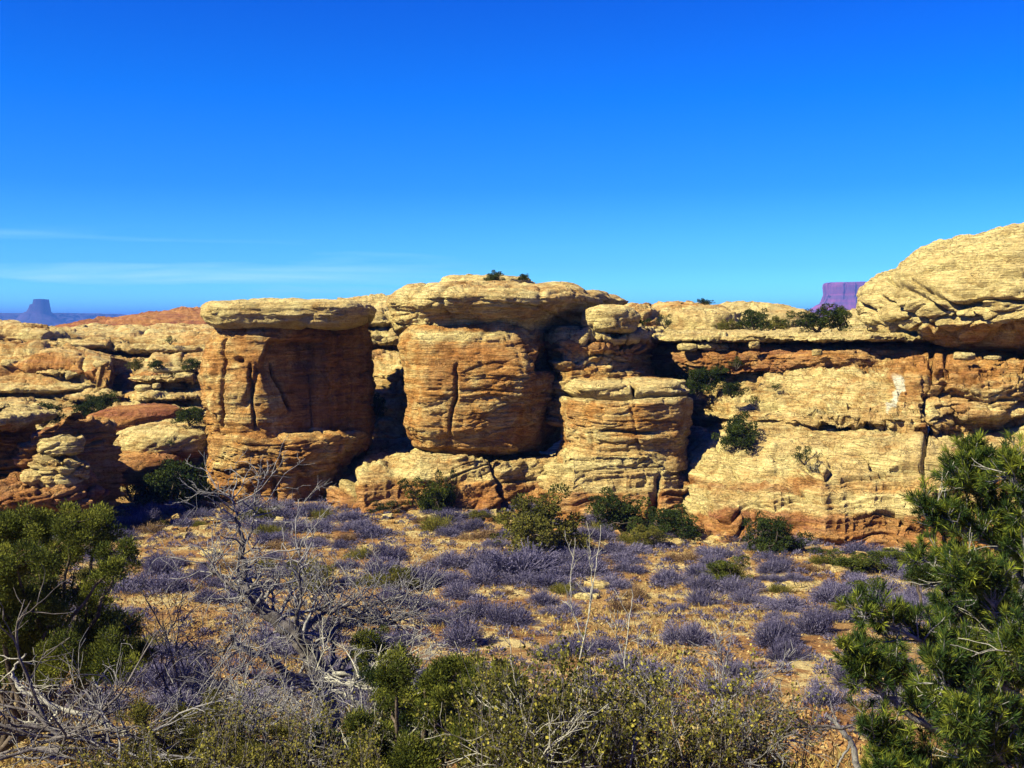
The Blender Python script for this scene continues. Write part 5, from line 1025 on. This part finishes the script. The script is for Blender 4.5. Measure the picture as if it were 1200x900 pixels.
for i in range(420):
    px = rk.uniform(-20, 1200); py = 598 + max(0, px - 620) * 0.115 + abs(rk.normal(0, 14)); p = ground_at_pixel(px, py); q = rk.normal(0, 1, (8, 3)) * .25 + np.array([(a, b, c) for a in (-1, 1) for b in (-1, 1) for c in (-.6, .6)]); sz = rk.uniform(.05, .26) * rk.uniform(.5, 1)
    V.append(q * sz + p + np.array([0, 0, sz * .3])); Fc.append(np.array([(0, 1, 3, 2), (4, 6, 7, 5), (0, 4, 5, 1), (2, 3, 7, 6), (0, 2, 6, 4), (1, 5, 7, 3)]) + oo); oo += 8; v.append(np.tile([[rk.choice([.1, .7]), rk.uniform(.2, 1), 0, 0]], (8, 1)) * np.array([[.5, 1, 1, 1]]))
tag(mesh_np('rubble', np.concatenate(V), np.concatenate(Fc), M_ROCK, None, False, np.concatenate(v), 'rock'), 'broken rubble strewn along the foot of the cliffs', 'rubble', kind='stuff')
# dry grass and litter
n = 80000; x, y = scatter_px(n, rk); m_ = fbm(x / 3, y / 3, 0 * x, 3, 55) > -0.12; x, y = x[m_], y[m_]; n = len(x); C = np.stack([x, y, ground_z(x, y)], -1)
q = leaves(C, .15, rk, .16, np.stack([rk.normal(0, .5, n), rk.normal(0, .5, n), np.full(n, .7)], -1), rk.random(n), 0)
o = leaf_mesh('dry_grass', [q], M_GRASS, None, loc=(0, 0, 0)); tag(o, 'short dry grass and litter between the shrubs', 'dry grass', kind='stuff')
n = 60000; x, y = scatter_px(n, rk); m_ = fbm(x / 4, y / 4, 0 * x, 3, 66) > 0.06; x, y = x[m_], y[m_]; n = len(x); C = np.stack([x, y, ground_z(x, y)], -1)
q = leaves(C, .11, rk, .45, np.stack([rk.normal(0, .8, n), rk.normal(0, .8, n), np.full(n, .35)], -1), rk.random(n), 0)
o = leaf_mesh('leaf_litter', [q], foliage_material('litter', (.06, .03, .025), (.17, .09, .05), (.28, .18, .08), .1), None, loc=(0, 0, 0)); tag(o, 'rusty leaf litter on the slope between the shrubs', 'leaf litter', kind='stuff')

# ------------------------------------------------------------------ haze
hm_ = bpy.data.materials.new('haze'); hm_.use_nodes = True; nt = hm_.node_tree; nt.nodes.clear()
pv = N(nt, 'ShaderNodeVolumePrincipled'); pv.inputs['Color'].default_value = (0.08, 0.24, 1.0, 1); pv.inputs['Density'].default_value = 0.00013; pv.inputs['Anisotropy'].default_value = 0.0
mo = N(nt, 'ShaderNodeOutputMaterial'); lk(nt, pv.outputs[0], mo.inputs['Volume'])
hb = np.array([(sx, sy, sz) for sx in (-25000, 25000) for sy in (-8000, 21000) for sz in (-70, 175)], float)
ho = mesh_np('haze', hb, [(0, 1, 3, 2), (4, 6, 7, 5), (0, 4, 5, 1), (2, 3, 7, 6), (0, 2, 6, 4), (1, 5, 7, 3)], hm_, None, False); tag(ho, 'thin blue haze over the far country', 'haze', kind='stuff')
for o in bpy.data.objects:
    if '_o' in o: del o['_o']
